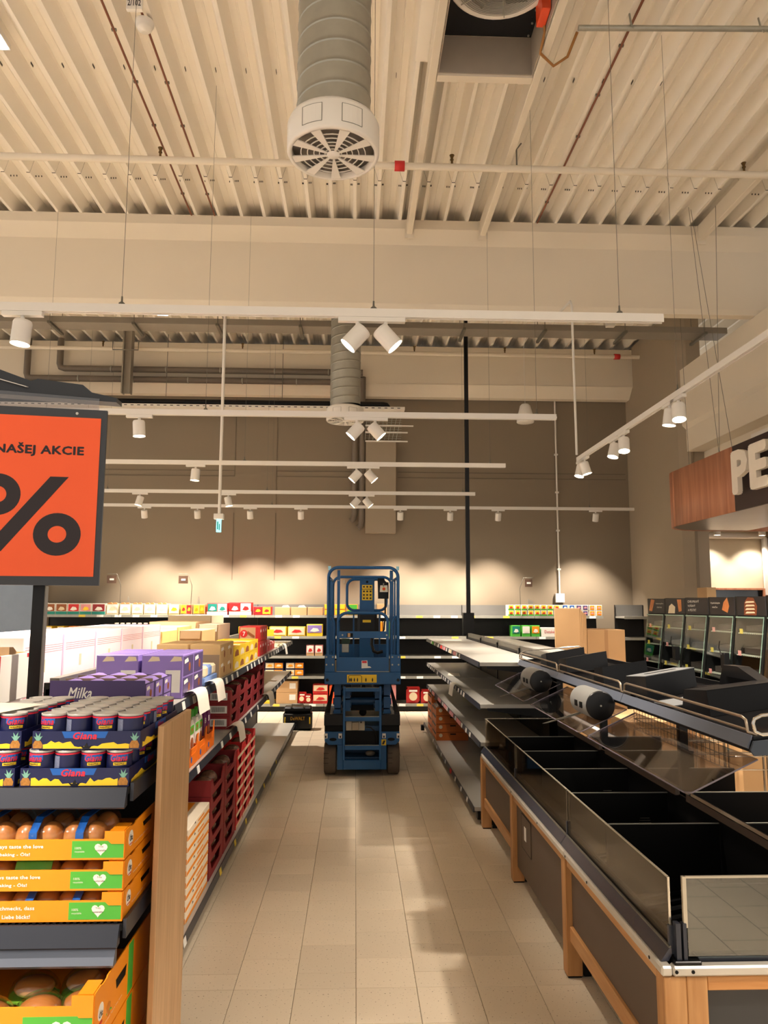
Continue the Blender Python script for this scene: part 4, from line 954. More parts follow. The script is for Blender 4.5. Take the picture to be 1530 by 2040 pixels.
for k in range(3):
    y0 = 3.205+.15*k
    for j in range(4):
        p = thing('biscuit_pack', 'lilac biscuit pack, %s row, %s from the aisle in the dark purple carton' % (['front', 'middle', 'back'][k], ['first', 'second', 'third', 'fourth'][j]), 'biscuits', (XF-.05-.09*j, y0+.07, ZS), 'lilac biscuit packs')
        x1 = XF-.010-.092*j; part('body', MB().prism([(x1-.086, ZS+.005), (x1, ZS+.005), (x1, ZS+.132), (x1-.03, ZS+.148), (x1-.05, ZS+.15), (x1-.086, ZS+.135)], y0+.004, y0+.138, 'Y'), M_PURP, p)
    for (za, zb) in ((.006, .062), (.068, .135)): cookie_face(t, XF-.001, y0+.012, y0+.13, ZS+za, ZS+zb, M_PURP)
for (i, xa, xb, lab) in ((0, XF-.205, XF, 'lilac carton behind the dark purple one, next to the aisle'), (1, XF-.43, XF-.222, 'lilac carton behind the dark purple one, away from the aisle')):
    t = carton(lab, 'carton', xa, xb, 3.88, 4.38, ZS, ZS+.215, M_PURP, 'biscuit_carton')
    for k in range(2): part('torn_patch', MB().prism([(xa+.03+.11*k, ZS+.182), (xa+.09+.11*k, ZS+.186), (xa+.085+.11*k, ZS+.205), (xa+.05+.11*k, ZS+.208)], 3.8785, 3.88, 'Y'), M_CREAMP, t)
    part('label', MB().box(xb-.085, xb-.012, 3.878, 3.88, ZS+.03, ZS+.14), M_TAG, t)
    b = MB()
    for k in range(9): b.box(xa+.004, xb-.004, 3.90+k*.053, 3.902+k*.053, ZS+.2152, ZS+.216)
    part('seam', b, M_PURPD, t, kind='stuff')
    if i == 0:
        for k in range(2):
            for (za, zb) in ((.01, .10), (.108, .205)): cookie_face(t, xb, 3.89+.25*k, 4.12+.25*k, ZS+za, ZS+zb, M_PURPD)
t = carton('low pale blue display tray of small packs on the top shelf', 'tray', XF-.13, XF, 4.46, 4.84, ZS, ZS+.045, mat('pale_blue_print', (120, 150, 205), .5), 'snack_tray')
for k in range(3): part('pack', MB().bbox(XF-.12, XF-.004, 4.47+.12*k, 4.57+.12*k, ZS+.045, ZS+.11, .012), mat('pale_blue_print', (0,0,0)) if k % 2 else M_CREAMP, t)
# pale brown cartons
for (i, xa, xb, lab) in ((0, XF-.19, XF-.0, 'brown cookie carton, aisle side, with printed side'), (1, XF-.40, XF-.205, 'brown cookie carton, far side of the pair')):
    t = carton(lab, 'carton', xa, xb, 4.92, 5.46, ZS, ZS+.215, mat('kraft_print', (208, 172, 118), .6), 'cookie_carton')
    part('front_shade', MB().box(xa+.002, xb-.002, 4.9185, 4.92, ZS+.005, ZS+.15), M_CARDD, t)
    if i == 0:
        for k in range(2):
            for (za, zb) in ((.01, .10), (.108, .205)): cookie_face(t, xb, 4.94+.26*k, 5.18+.26*k, ZS+za, ZS+zb, mat('kraft_print', (0,0,0)))
# yellow cartons
for k in range(5):
    for j in range(2):
        y = 5.50+.265*k; z = ZS+j*.086
        t = carton('yellow wafer carton, %s from the near end, %s tier' % (['first', 'second', 'third', 'fourth', 'fifth'][k], ['lower', 'upper'][j]), 'carton', XF-.30, XF, y, y+.258, z, z+.084, M_YEL, 'wafer_carton', 'yellow wafer cartons on the top shelf', open_top=True)
        for s in range(2): part('pack', MB().bbox(XF-.28, XF-.012, y+.012+.12*s, y+.122+.12*s, z+.006, z+.076, .01), M_CREAMP if (k+s+j) % 2 else M_BROWN, t)
        part('print_panel', MB().prism([(y+.03, z+.012), (y+.22, z+.012), (y+.20, z+.05), (y+.12, z+.06), (y+.05, z+.042)], XF-.0005, XF+.0008, 'X'), M_BROWN if (k+j) % 2 else M_CREAMP, t)
# red croissant cartons
for j in range(2):
    z = ZS+.137*j
    t = carton('red and tan wafer-roll carton, %s of two' % ['lower', 'upper'][j], 'carton', XF-.20, XF-.01, 7.02, 7.60, z, z+.134, M_RED, 'roll_carton')
    part('tan_panel', MB().box(XF-.19, XF-.05, 7.0185, 7.02, z+.008, z+.126), mat('tan_print', (200, 158, 116), .5), t)
    part('logo_disc', MB().cyl((XF-.155, 7.0185, z+.07), (XF-.155, 7.017, z+.07), .034, 18), M_RED, t); text('7', (XF-.165, 7.0165, z+.05), .022, .038, M_WT, t)
    part('roll_print', MB().prism([(XF-.13, z+.075), (XF-.06, z+.03), (XF-.055, z+.05), (XF-.12, z+.095)], 7.016, 7.0185, 'Y'), M_BROWN, t)
    for k in range(3): cookie_face(t, XF-.01, 7.04+.19*k, 7.2+.19*k, z+.01, z+.12, M_RED)
for k in range(3): 
    t = carton('small pinkish wafer carton, %s behind the red cartons' % ['first', 'second', 'third'][k], 'carton', XF-.14, XF-.01, 7.66+.22*k, 7.86+.22*k, ZS, ZS+.12-.02*k, M_PINK, 'wafer_carton', 'pink wafer cartons'); cookie_face(t, XF-.01, 7.67+.22*k, 7.85+.22*k, ZS+.01, ZS+.09, M_RED)
solo('paper_leaflet', MB().slab((-1.05, 8.5, ZS+.002), (-.86, 8.5, ZS+.002), (-.86, 9.8, ZS+.002), (-1.1, 9.8, ZS+.002), (0, 0, .003)), M_CREAMP, 'pale leaflets lying at the empty end of the left top shelf', 'paper', loc=(-.95, 9, ZS+.002))
# boxes on the far half of the same gondola
XB = -1.47
t = carton('white carton with a red band and torn orange top at the left edge', 'carton', -1.93, -1.44, 2.72, 3.48, ZS+.06, ZS+.255, M_WT, 'white_carton')
part('red_band', MB().box(-1.44, -1.439, 3.10, 3.17, ZS+.06, ZS+.255), M_RED, t); part('torn_top', MB().prism([(2.74, ZS+.255), (3.0, ZS+.27), (3.1, ZS+.262), (3.2, ZS+.29), (3.3, ZS+.285), (3.34, ZS+.262), (3.47, ZS+.256)], -1.9, -1.45, 'X'), M_CARD, t); part('barcode', MB().box(-1.44, -1.439, 2.86, 2.95, ZS+.12, ZS+.165), M_GALVD, t)
part('red_corner', MB().box(-1.44, -1.439, 3.42, 3.478, ZS+.235, ZS+.253), M_RED, t)
M_BLUSH = mat('blush_white_carton', (250, 236, 240), .55, var=.02)
for k in range(5):
    y = 3.52+.485*k
    t = carton('tall white carton with thin pink stripes, %s in its row' % ['nearest', 'second', 'third', 'fourth', 'farthest'][k], 'carton', -1.92, -1.50, y, y+.475, ZS, ZS+.315, M_BLUSH, 'white_carton', 'white striped cartons on the far half')
    for s in range(4):
        for zz in (.265, .04): part('stripe', MB().box(-1.50, -1.4992, y+.02, y+.46, ZS+zz-s*.0105, ZS+zz-s*.0105+.003), M_PINK, t)
    part('corner_stripe', MB().box(-1.50, -1.4985, y+.458, y+.474, ZS+.002, ZS+.313), mat('pale_pink', (232, 190, 214), .5), t)
    part('small_print', MB().box(-1.50, -1.4992, y+.22, y+.25, ZS+.14, ZS+.2), M_CREAMP, t)
t = carton('blush carton with a pink outlined script at the far left', 'carton', -2.9, -2.3, 4.6, 4.9, ZS, ZS+.30, M_BLUSH, 'white_carton'); text('bis', (-2.84, 4.598, ZS+.13), .16, .10, M_PINK, t, bold=0, shear=.2)
M_PALEY = mat('pale_yellow_carton', (240, 214, 140), .6)
for k, (x0, x1, y0, y1, h, m, lab) in enumerate(((-1.92, -1.50, 6.0, 6.5, .26, M_PALEY, 'pale yellow carton behind the striped white ones'), (-1.92, -1.50, 6.53, 7.05, .28, M_PALEY, 'second pale yellow carton behind the striped ones'), (-1.345, -1.175, 5.9, 6.45, .27, M_CARD, 'kraft carton between yellow cartons and pale cartons'),
        (-1.9, -1.46, 7.1, 7.7, .31, M_CARD, 'large open kraft carton on the far half of the left gondola'), (-1.345, -1.175, 6.6, 7.2, .30, M_CARDD, 'brown open carton beside the red wafer-roll cartons'), (-1.9, -1.46, 7.8, 8.5, .36, M_CREAMP, 'white fluted tray carton on top at the back of the left gondola'))):
    t = carton(lab, 'carton', x0, x1, y0, y1, ZS, ZS+h, m, 'kraft_carton'); part('flap', MB().slab((x0+.01, y0-.002, ZS+h), (x1-.01, y0-.002, ZS+h), (x1-.01, y0-.03, ZS+h-.06), (x0+.01, y0-.03, ZS+h-.06), (0, .003, 0)), m, t)

# --- second shelf ---
Z2 = .901
t = carton('cream display box of biscuit bars with red lettering on the second shelf', 'box', XF-.30, XF, 3.72, 4.06, Z2, Z2+.17, M_CREAMP, 'biscuit_box', open_top=True)
for k in range(3): part('bar', MB().bbox(XF-.29, XF-.01, 3.73, 4.05, Z2+.05+.035*k, Z2+.08+.035*k, .01), M_BROWN if k % 2 else M_CREAMP, t)
part('window', MB().box(XF, XF+.0008, 3.76, 4.0, Z2+.06, Z2+.155), M_CREAMP, t); 
for k in range(3): part('bar_print', MB().bbox(XF, XF+.003, 3.78, 3.98, Z2+.066+.03*k, Z2+.088+.03*k, .002), M_BROWN, t)
text('Marena', (XF+.0015, 3.75, Z2+.012), .27, .035, M_RED, t, face='+X', bold=.03)
GB = [('green', M_GREEN), ('green', M_GREEN), ('purple', mat('bag_purple', (110, 30, 96), .35))]
for k in range(3):
    y = 4.10+.235*k
    t = carton('orange tray of snack bags, %s on the second shelf' % ['nearest', 'middle', 'farthest'][k], 'tray', XF-.28, XF, y, y+.228, Z2, Z2+.09, mat('orange_tray', (255, 122, 10), .5), 'snack_tray', open_top=True)
    part('tray_front', MB().prism([(y+.002, Z2+.002), (y+.226, Z2+.002), (y+.226, Z2+.15), (y+.2, Z2+.15), (y+.16, Z2+.06), (y+.04, Z2+.06), (y+.02, Z2+.10), (y+.002, Z2+.10)], XF, XF+.002, 'X'), mat('orange_tray', (0,0,0)), t)
    part('blue_drop', MB().cyl((XF+.002, y+.05, Z2+.035), (XF+.003, y+.05, Z2+.035), .016, 10), M_SKYB, t)
    for j in range(2):
        nm, m = GB[k]; yy = y+.015+.105*j
        p = thing('snack_bag', 'tall %s snack bag, %s of two in the %s orange tray' % (nm, ['nearer', 'farther'][j], ['nearest', 'middle', 'farthest'][k]), 'bag', (XF-.06, yy, Z2), 'snack bags on the second shelf')
        b = MB(); b.prism([(yy+.012, Z2+.008), (yy+.088, Z2+.008), (yy+.098, Z2+.09), (yy+.09, Z2+.20), (yy+.07, Z2+.225), (yy+.025, Z2+.225), (yy+.008, Z2+.20), (yy+.002, Z2+.09)], XF-.09, XF-.025, 'X')
        part('body', b, M_WT if k < 2 else m, p); b = MB(); n = 9; q = random.Random(k*3+j)
        P = [(yy+.02+.06*i/n, Z2+.262+q.uniform(-.012, .006)) for i in range(n+1)]+[(yy+.082, Z2+.20), (yy+.016, Z2+.20)]
        b.prism(P, XF-.065, XF-.050, 'X'); part('crimped_top', b, m, p); part('print', MB().cyl((XF-.025, yy+.05, Z2+.10), (XF-.023, yy+.05, Z2+.10), .032, 14), M_BROWN, p)
        part('colour_band', MB().box(XF-.025, XF-.023, yy+.008, yy+.092, Z2+.15, Z2+.195), m, p)
        text('B' if k == 2 else 'M', (XF-.0225, yy+.03, Z2+.155), .035, .03, M_WT if k == 2 else M_RED, p, face='+X')
# burgundy cases
def burg(label, x0, x1, y0, y1, z, h, group, lab=False, m=M_BURG, cut=True):
    t = thing('burgundy_case', label, 'case', ((x0+x1)/2, (y0+y1)/2, z), group); th = .004
    b = MB(); b.box(x0, x1, y0, y1, z, z+th); b.box(x0, x1, y0, y0+th, z+th, z+h); b.box(x0, x1, y1-th, y1, z+th, z+h); b.box(x0, x0+th, y0+th, y1-th, z+th, z+h); part('body', b, m, t)
    part('cut_front', MB().prism([(y0+th, z+th), (y1-th, z+th), (y1-th, z+h), (y1-.07, z+h), (y1-.13, z+h*.38), (y0+.10, z+h*.38), (y0+.05, z+h), (y0+th, z+h)], x1-th, x1, 'X'), m, t)
    for s in range(2):
        yy = y0+.08+s*(y1-y0-.16)*.52; part('cake_pack', MB().ball((x1-.075, yy+.05, z+h*.52), .06, 10, 7, (1, 1.0, h*.5/.06)), mat('foil_brown', (120, 84, 66), .25, .2, var=.5, scale=60, coat=.5), t)
    if lab:
        part('label', MB().box(x1-.14, x1-.02, y0-.0012, y0, z+h*.22, z+h*.80), M_TAG, t); b = MB()
        for k in range(14): b.box(x1-.125+k*.0065, x1-.122+k*.0065, y0-.002, y0-.0012, z+h*.32, z+h*.72)
        part('barcode', b, M_DKT, t, kind='stuff')
    return t
cols5 = ['nearest', 'second', 'third', 'fourth', 'farthest']; tier = ['bottom', 'second', 'third', 'fourth']
for k in range(5):
    for j in range(3 if k < 4 else 4):
        burg('burgundy cut-out case in the %s stack on the second shelf, %s one' % (cols5[k], tier[j]), XF-.30, XF, 5.38+.395*k, 5.38+.395*k+.388, Z2+j*.088, .086, 'burgundy cases on the second shelf', k == 0)
# bottom shelf
Z3 = .116; M_OW = mat('orange_white_print', (255, 236, 210), .5)
for j in range(8):
    z = Z3+.0585*j
    t = carton('flat white and orange cake box, layer %s of the front stack' % ['one', 'two', 'three', 'four', 'five', 'six', 'seven', 'eight'][j], 'box', XF-.30, XF, 4.14, 4.72, z, z+.0575, M_OW, 'cake_box', 'orange and white cake boxes')
    part('orange_stripe', MB().box(XF, XF+.0008, 4.142, 4.718, z+.004, z+.022), M_ORANGE, t); part('orange_front', MB().box(XF-.298, XF-.002, 4.139, 4.14, z+.004, z+.03), M_ORANGE, t)
    part('side_notch', MB().prism([(4.30, z+.0575-.012), (4.33, z+.0575-.012), (4.315, z+.057)], XF, XF+.001, 'X'), M_BLACKM, t); part('wording', MB().box(XF, XF+.0008, 4.40, 4.56, z+.032, z+.042), M_ORANGE, t)
    if j == 7:
        part('top_print', MB().box(XF-.295, XF-.08, 4.15, 4.70, z+.0575, z+.0582), M_ORANGE, t)
        for (xx, yy) in ((XF-.2, 4.3), (XF-.15, 4.5), (XF-.22, 4.62)): part('cake_print', MB().cyl((xx, yy, z+.058), (xx, yy, z+.0592), .05, 14), M_BROWN, t)
for j in range(4):
    z = Z3+.125*j; t = carton('white and orange cake box standing by the oak board, layer %s' % ['one', 'two', 'three', 'four'][j], 'box', XF-.30, XF-.0, 3.74, 4.10, z, z+.122, M_OW, 'cake_box', 'cake boxes by the oak board')
    part('orange_stripe', MB().box(XF, XF+.0008, 3.742, 4.098, z+.004, z+.03), M_ORANGE, t); part('cake_print', MB().prism([(3.80, z+.04), (4.04, z+.04), (4.04, z+.11), (3.80, z+.11)], XF, XF+.001, 'X'), M_BROWN, t)
for k in range(2):
    for j in range(6 if k == 0 else 6):
        burg('deep burgundy cake case in the %s tall stack on the base, number %s up' % (['nearer', 'farther'][k], ['one', 'two', 'three', 'four', 'five', 'six'][j]), XF-.34, XF, 4.76+.50*k, 4.76+.50*k+.48, Z3+j*.097, .095, 'tall burgundy stacks on the base')
for k in range(3):
    for j in range(7):
        burg('red and white case in the %s narrow stack, number %s up' % (cols5[k], ['one', 'two', 'three', 'four', 'five', 'six', 'seven'][j]), XF-.3, XF, 5.79+.335*k, 5.79+.335*k+.325, Z3+j*.082, .08, 'red and white stacks on the base', m=M_RED)
        t = [o for o in COL.objects if o.name.startswith('burgundy_case') and o.parent is None][-1]; part('white_edge', MB().box(XF, XF+.001, 5.80+.335*k, 6.105+.335*k, Z3+j*.082+.004, Z3+j*.082+.026), M_CREAMP, t)
# paper curls hanging over the rails
def curl(x, y, z, label, w=.12, l=.17, s=1, kind=0):
    b = MB(); b.smooth = True; n = 12; V = []
    for i in range(n+1):
        u = i/n; a = u*2.0
        dx = (-.05+.12*u+.02*math.sin(a*2))*s; dz = .005+.045*math.sin(min(a*1.3, PI))-.10*u**2*1.2
        V += [(x+dx, y, z+dz), (x+dx+.01*s, y+w, z+dz)]
    V2 = [(p[0]-.0008, p[1], p[2]-.0008) for p in V]; m = len(V)
    F = [(2*i, 2*i+1, 2*i+3, 2*i+2) for i in range(n)]
    b._add(V, F, True); b._add(V2, [f[::-1] for f in F], True); solo('paper_strip', b, M_PAPER, label, 'paper', 'curled paper strips', (x, y, z))
curl(-.835, 3.93, 1.292, 'large curled paper strip hanging off the left top shelf, nearer one', .22)
curl(-.835, 4.45, 1.292, 'large curled paper strip hanging off the left top shelf, farther one', .2)
curl(-.835, 5.35, .907, 'curled paper strip hanging off the left second shelf, nearer one', .2)
curl(-.835, 7.2, .907, 'curled paper strip hanging off the left second shelf, farther one', .3)
curl(-.835, 8.7, 1.292, 'thin curled paper strip near the far end of the left top shelf', .12)
curl(1.02, 7.6, .955, 'curled paper strip hanging off the right middle shelf', .22, s=-1)
solo('paper_strip', MB().slab((1.08, 8.9, .950), (1.20, 8.7, .954), (1.24, 9.1, .954), (1.13, 9.2, .950), (0, 0, .002)), M_PAPER, 'paper strip lying flat on the right middle shelf', 'paper', loc=(1.16, 8.95, .949))
solo('paper_strip', MB().slab((1.2, 10.2, 1.289), (1.43, 10.2, 1.289), (1.46, 10.45, 1.289), (1.18, 10.45, 1.289), (0, 0, .001)), M_PAPER, 'paper sheet lying on the right top shelf', 'paper', loc=(1.3, 10.3, 1.289))
# orange crates on the base of the right gondola
M_OC = mat('deep_orange_crate', (206, 104, 26), .55)
for k, y in enumerate((9.34, 9.88)):
    for j in range(4 if k == 0 else 5):
        z = .1365+(.0985 if k == 0 else .093)*j
        t = carton('small orange crate on the right gondola base, %s stack, number %s up' % (['nearer', 'farther'][k], ['one', 'two', 'three', 'four', 'five'][j]), 'crate', .990, 1.38, y, y+.5, z, z+.093, M_OC, 'orange_crate', 'orange crates on the right gondola', open_top=True)
        part('side_logo', MB().cyl((1.045, y-.001, z+.06), (1.045, y, z+.06), .022, 14), M_CREAMP, t); part('handle_slot', MB().box(1.16, 1.23, y-.001, y, z+.068, z+.082), M_BLACKM, t)
        part('side_slot', MB().box(.989, .990, y+.05, y+.44, z+.06, z+.085), M_BLACKM, t); part('contents', MB().bbox(1.0, 1.36, y+.02, y+.48, z+.01, z+.085+(.03 if j == 3 and k == 0 else 0), .03), mat('foil_brown', (0,0,0)), t)

# =====================================================================
# PRODUCTS ON THE BACK SHELVING
# =====================================================================
K = 12.89/1500
def bx(px): return (px-709)*K+.02
def rowitem(label, cat, xa, xb, z, h, m, name, nprint=1, pm=None, lower=None, group='packs on the back shelving', d=.22, tops=None, y=12.90, wmark=None):
    x0, x1 = bx(xa), bx(xb); yy = y+(.07 if z > 1.5 else 0)
    t = thing(name, label, cat, ((x0+x1)/2, yy+d/2, z), group); part('body', MB().bbox(x0+.004, x1-.004, yy, yy+d, z, z+h, .004), m, t)
    w = (x1-x0-.02)/nprint
    if lower: part('lower_band', MB().box(x0+.005, x1-.005, yy-.001, yy, z+.002, z+h*.28), lower, t)
    if pm:
        for i in range(nprint):
            a = x0+.01+w*i; part('front_print', MB().bbox(a+.006, a+w-.006, yy-.004, yy-.0005, z+h*(.30 if lower else .14), z+h*.92, .003), pm[i % len(pm)], t)
            if len(pm) > 1 and w > .06: part('print_detail', MB().prism([(a+w*.2, z+h*.42), (a+w*.5, z+h*.36), (a+w*.82, z+h*.45), (a+w*.7, z+h*.66), (a+w*.4, z+h*.7)], yy-.006, yy-.004, 'Y'), pm[(i+1) % len(pm)], t)
    if tops:
        for i in range(nprint*2): part('round_top', MB().cyl((x0+.02+(x1-x0-.04)*(i+.5)/(nprint*2), yy-.003, z+h*.86), (x0+.02+(x1-x0-.04)*(i+.5)/(nprint*2), yy+.05, z+h*.86), (x1-x0)/(nprint*4.6), 12), tops, t)
    return t
z5, z4, z3, z2, z1 = 1.586, 1.236, .911, .576, .126
W = M_WT
rowitem('white box with a green leaf print, leftmost on the back top shelf', 'box', 77, 97, z5, .20, W, 'snack_box', 1, [M_GREEN])
for i, (a, c, pm) in enumerate(((98, 120, [M_BROWN, W]), (120, 143, [M_BROWN, M_CREAMP]), (143, 167, [M_RED, W]), (167, 190, [M_PINK, M_YEL]), (190, 217, [M_BURG, W]))):
    rowitem('white carton with green base band, %s of five on the back top shelf' % cols5[i].replace('nearest', 'first').replace('farthest', 'fifth'), 'box', a, c, z5, .19, W, 'snack_box', 1, pm, M_TEAL)
for i, (a, c) in enumerate(((218, 242), (243, 266), (267, 290), (291, 314), (315, 338))):
    rowitem('cream tray of round tan packs, %s from the left on the back top shelf' % cols5[i].replace('nearest', 'first').replace('farthest', 'fifth'), 'tray', a, c, z5, .19, M_CREAMP, 'cracker_tray', 1, [W, M_CREAMP], tops=mat('round_tan', (196, 140, 84), .6))
rowitem('pale yellow box between the cracker trays and orange cartons', 'box', 339, 361, z5, .18, M_PALEY, 'snack_box', 1, [W, M_YEL])
rowitem('orange-yellow carton with small prints, left of two', 'box', 362, 386, z5, .18, M_CARD, 'snack_box', 2, [M_YEL, M_RED]); rowitem('orange-yellow carton with small prints, right of two', 'box', 387, 411, z5, .18, M_CARD, 'snack_box', 2, [M_YEL, M_ORANGE])
rowitem('red carton with two teal-capped windows on the back top shelf', 'box', 414, 455, z5, .205, M_RED, 'wafer_box', 2, [M_TEAL, W], W); rowitem('red carton with a white name panel on the back top shelf', 'box', 457, 502, z5, .215, M_RED, 'wafer_box', 2, [mat('deep_red', (170, 28, 30), .5), W], W)
rowitem('smaller red carton with cookie pictures on the back top shelf', 'box', 505, 541, z5, .145, M_RED, 'wafer_box', 2, [mat('deep_red', (0,0,0)), M_YEL])
for i, (a, c) in enumerate(((547, 578), (579, 611), (612, 643))): 
    t = rowitem('open kraft carton with white film, %s of three left of the lift' % ['left', 'middle', 'right'][i], 'carton', a, c, z5, .135, M_CARD, 'kraft_carton'); x = bx(a)+.12
    if i < 2: part('film_flap', MB().prism([(x, z5+.135), (x+.13, z5+.137), (x+.10, z5+.17), (x+.02, z5+.165)], 12.99, 13.05, 'Y'), M_PAPER, t)
for i, (a, c) in enumerate(((645, 664), (665, 688), (689, 712))): 
    for j in range(2): rowitem('orange and green carton behind the lift cage, %s column, %s tier' % (['left', 'middle', 'right'][i], ['lower', 'upper'][j]), 'carton', a, c, z5+.095*j, .094, M_ORANGE, 'orange_carton', 1, [M_GREEN if i == 2 else M_YEL])
rowitem('kraft box behind the control box of the lift', 'carton', 749, 770, z5, .20, M_CARD, 'kraft_carton')
for i in range(8):
    a = 1012+13.2*i
    for j in range(2): rowitem('small green and white tea box, %s column from the left, %s tier' % (['first', 'second', 'third', 'fourth', 'fifth', 'sixth', 'seventh', 'eighth'][i], ['lower', 'upper'][j]), 'box', a, a+12.6, z5+.096*j, .094, W, 'tea_box', 1, [M_YEL, M_RED], M_GREEN)
for i, (a, pm, nm) in enumerate(((1121, M_SKYB, 'blue'), (1135, M_SKYB, 'blue'), (1149, M_PURPD, 'violet'), (1162, M_PURPD, 'violet'), (1176, M_ORANGE, 'amber'), (1190, M_ORANGE, 'amber'))):
    for j in range(2): rowitem('small %s tea box, %s of its pair, %s tier' % (nm, ['left', 'right'][i % 2], ['lower', 'upper'][j]), 'box', a, a+13, z5+.096*j, .094, W, 'tea_box', 1, [pm, M_PINK] if nm != 'blue' else [pm, W])
for i in range(3): rowitem('small crimson box at the right end of the second back shelf, %s' % ['left', 'middle', 'right'][i], 'box', 1172+12*i, 1183+12*i, z4, .1, W, 'tea_box', 1, [M_BURG, M_PINK])
# second shelf
for i, (a, m, nm) in enumerate(((82, M_ORANGE, 'orange'), (105, M_YEL, 'lime yellow'), (128, M_YEL, 'yellow'), (150, M_ORANGE, 'yellow and orange'), (168, M_YEL, 'gold'), (186, M_ORANGE, 'peach'), (208, M_TEAL, 'green'))):
    rowitem('%s snack bag standing on the second back shelf at the left' % nm, 'bag', a, a+14, z4, .16, m, 'snack_bag', 1, [W, m])
for i in range(12):
    x = bx(240+11.2*i); t = thing('jar', 'small jar, number %s of the row on the second back shelf' % ['one', 'two', 'three', 'four', 'five', 'six', 'seven', 'eight', 'nine', 'ten', 'eleven', 'twelve'][i], 'jar', (x, 12.97, z4+.17), 'jars on the second back shelf')
    part('glass_body', MB().lathe([(.001, 0), (.034, 0), (.036, .01), (.036, .075), (.03, .085)], (x, 12.97, z4+.115), 12), [M_PURPD, M_BURG][i > 3], t); part('lid', MB().lathe([(.034, .085), (.034, .1), (.001, .101)], (x, 12.97, z4+.115), 12), M_CREAMP, t)
for i, a in enumerate((234, 277, 319)): t = rowitem('low white carton with a green leaf mark under the jars, %s' % ['left', 'middle', 'right'][i], 'carton', a, a+41, z4, .112, M_CREAMP, 'white_carton', 1); part('leaf_mark', MB().prism(heart(bx(a+30), z4+.05, .035), 12.897, 12.9, 'Y'), M_GREEN, t)
rowitem('yellow carton beside the jars', 'carton', 362, 374, z4, .15, M_YEL, 'snack_box', 1, [W]); 
rowitem('yellow carton of round cookies, left of two beside the lift', 'box', 538, 572, z4, .16, M_YEL, 'cookie_box', 1, [M_CREAMP, M_RED], y=12.9); rowitem('yellow carton of round cookies, right of two beside the lift', 'box', 574, 609, z4, .16, M_YEL, 'cookie_box', 1, [M_CREAMP, M_RED])
rowitem('yellow carton with lilac packs just left of the lift', 'box', 611, 643, z4, .20, M_YEL, 'cookie_box', 1, [M_PURP, W], M_YEL); 
for i in range(3): rowitem('yellow carton partly hidden, %s behind the left gondola' % ['left', 'middle', 'right'][i], 'box', 478+19*i, 496+19*i, z4, .16, M_YEL, 'cookie_box', 1, [M_CREAMP])
for i, a in enumerate((1017, 1037, 1056)): rowitem('green carton of fruit tea, %s of three on the second back shelf' % ['left', 'middle', 'right'][i], 'box', a, a+18, z4, .19, M_GREEN, 'tea_carton', 1, [[M_TEAL, W, M_ORANGE][i], W], M_GREEN)
t = rowitem('white carton with red script beside the green tea cartons', 'carton', 1076, 1108, z4, .155, W, 'white_carton'); text('Detské', (bx(1083), 12.898, z4+.06), .17, .05, M_RED, t, bold=0)
for i in range(3): rowitem('orange and green juice carton seen through the lift cage, %s' % ['first', 'second', 'third'][i], 'box', 754+8*i, 761+8*i, z4, .25, [M_ORANGE, M_CREAMP, M_GREEN][i], 'juice_carton', 1)
# third, fourth shelf
for i, a in enumerate((611, 628)): rowitem('pink biscuit carton, %s of two just left of the lift' % ['left', 'right'][i], 'box', a, a+16, z3, .18, M_PINK, 'biscuit_box', 1, [W, M_RED], M_CARD)
for (a, j, n) in ((531, 0, 'left'), (531, 1, 'left'), (571, 0, 'right'), (571, 1, 'right')):
    rowitem('navy and cream wafer carton, %s stack, %s' % (n, ['lower', 'upper'][j]), 'box', a, a+37, z2+.115*j, .112, M_NAVY, 'wafer_box', 2, [M_CREAMP, M_ORANGE])
# lowest shelf
for j in range(2):
    t = rowitem('brown shipping carton left of the lift, %s of two' % ['lower', 'upper'][j], 'carton', 554, 596, z1+.185*j, .183, M_CARD, 'shipping_carton', d=.35); part('label', MB().box(bx(580), bx(592), 12.898, 12.9, z1+.185*j+.06, z1+.185*j+.15), M_TAG, t)
for j in range(2): rowitem('red tray of striped snack packs left of the lift, %s' % ['lower', 'upper'][j], 'tray', 625, 655, z1+.16*j, .155, M_RED, 'snack_tray', 1, [M_CREAMP, M_RED], M_RED)
rowitem('orange carton behind the left side of the lift', 'carton', 657, 668, z1, .30, mat('sign_orange', (0,0,0)), 'orange_carton'); rowitem('pale pink carton behind the right side of the lift', 'carton', 776, 788, z1, .30, M_PINK, 'pink_carton')
rowitem('yellow tray with small packs on the lowest back shelf', 'tray', 528, 552, z1, .05, M_YEL, 'snack_tray')
def softbag(px, z, w, h, label, y=12.94, m=M_RED, tilt=0):
    x = bx(px); t = thing('snack_bag', label, 'bag', (x, y, z), 'red snack bags'); b = MB(); b.smooth = True
    for s in (0, 1):
        n = 6; V = []
        for j in range(n+1):
            for i in range(n+1):
                u, v = i/n, j/n; bulge = .05*math.sin(PI*u)*math.sin(PI*v)*(1 if s else -1)
                V.append((x-w/2+w*u+tilt*v, y+bulge, z+.001+h*v))
        b._add(V, [(j*(n+1)+i, j*(n+1)+i+1, (j+1)*(n+1)+i+1, (j+1)*(n+1)+i) for j in range(n) for i in range(n)], True)
    part('body', b, m, t); part('picture', MB().cyl((x+tilt*.4, y-.056, z+h*.45), (x+tilt*.4, y-.050, z+h*.45), w*.30, 14), M_CREAMP, t); part('crimped_top', MB().box(x-w*.46+tilt, x+w*.46+tilt, y-.006, y+.006, z+h*.99, z+h*1.06), m, t); part('print_band', MB().box(x-w*.3+tilt*.8, x+w*.3+tilt*.8, y-.040, y-.034, z+h*.74, z+h*.86), M_WT, t)
softbag(821, z1, .23, .26, 'red bag with a round biscuit picture, left of two beside the lift'); softbag(848, z1, .20, .22, 'red bag with a round biscuit picture, right of two beside the lift')
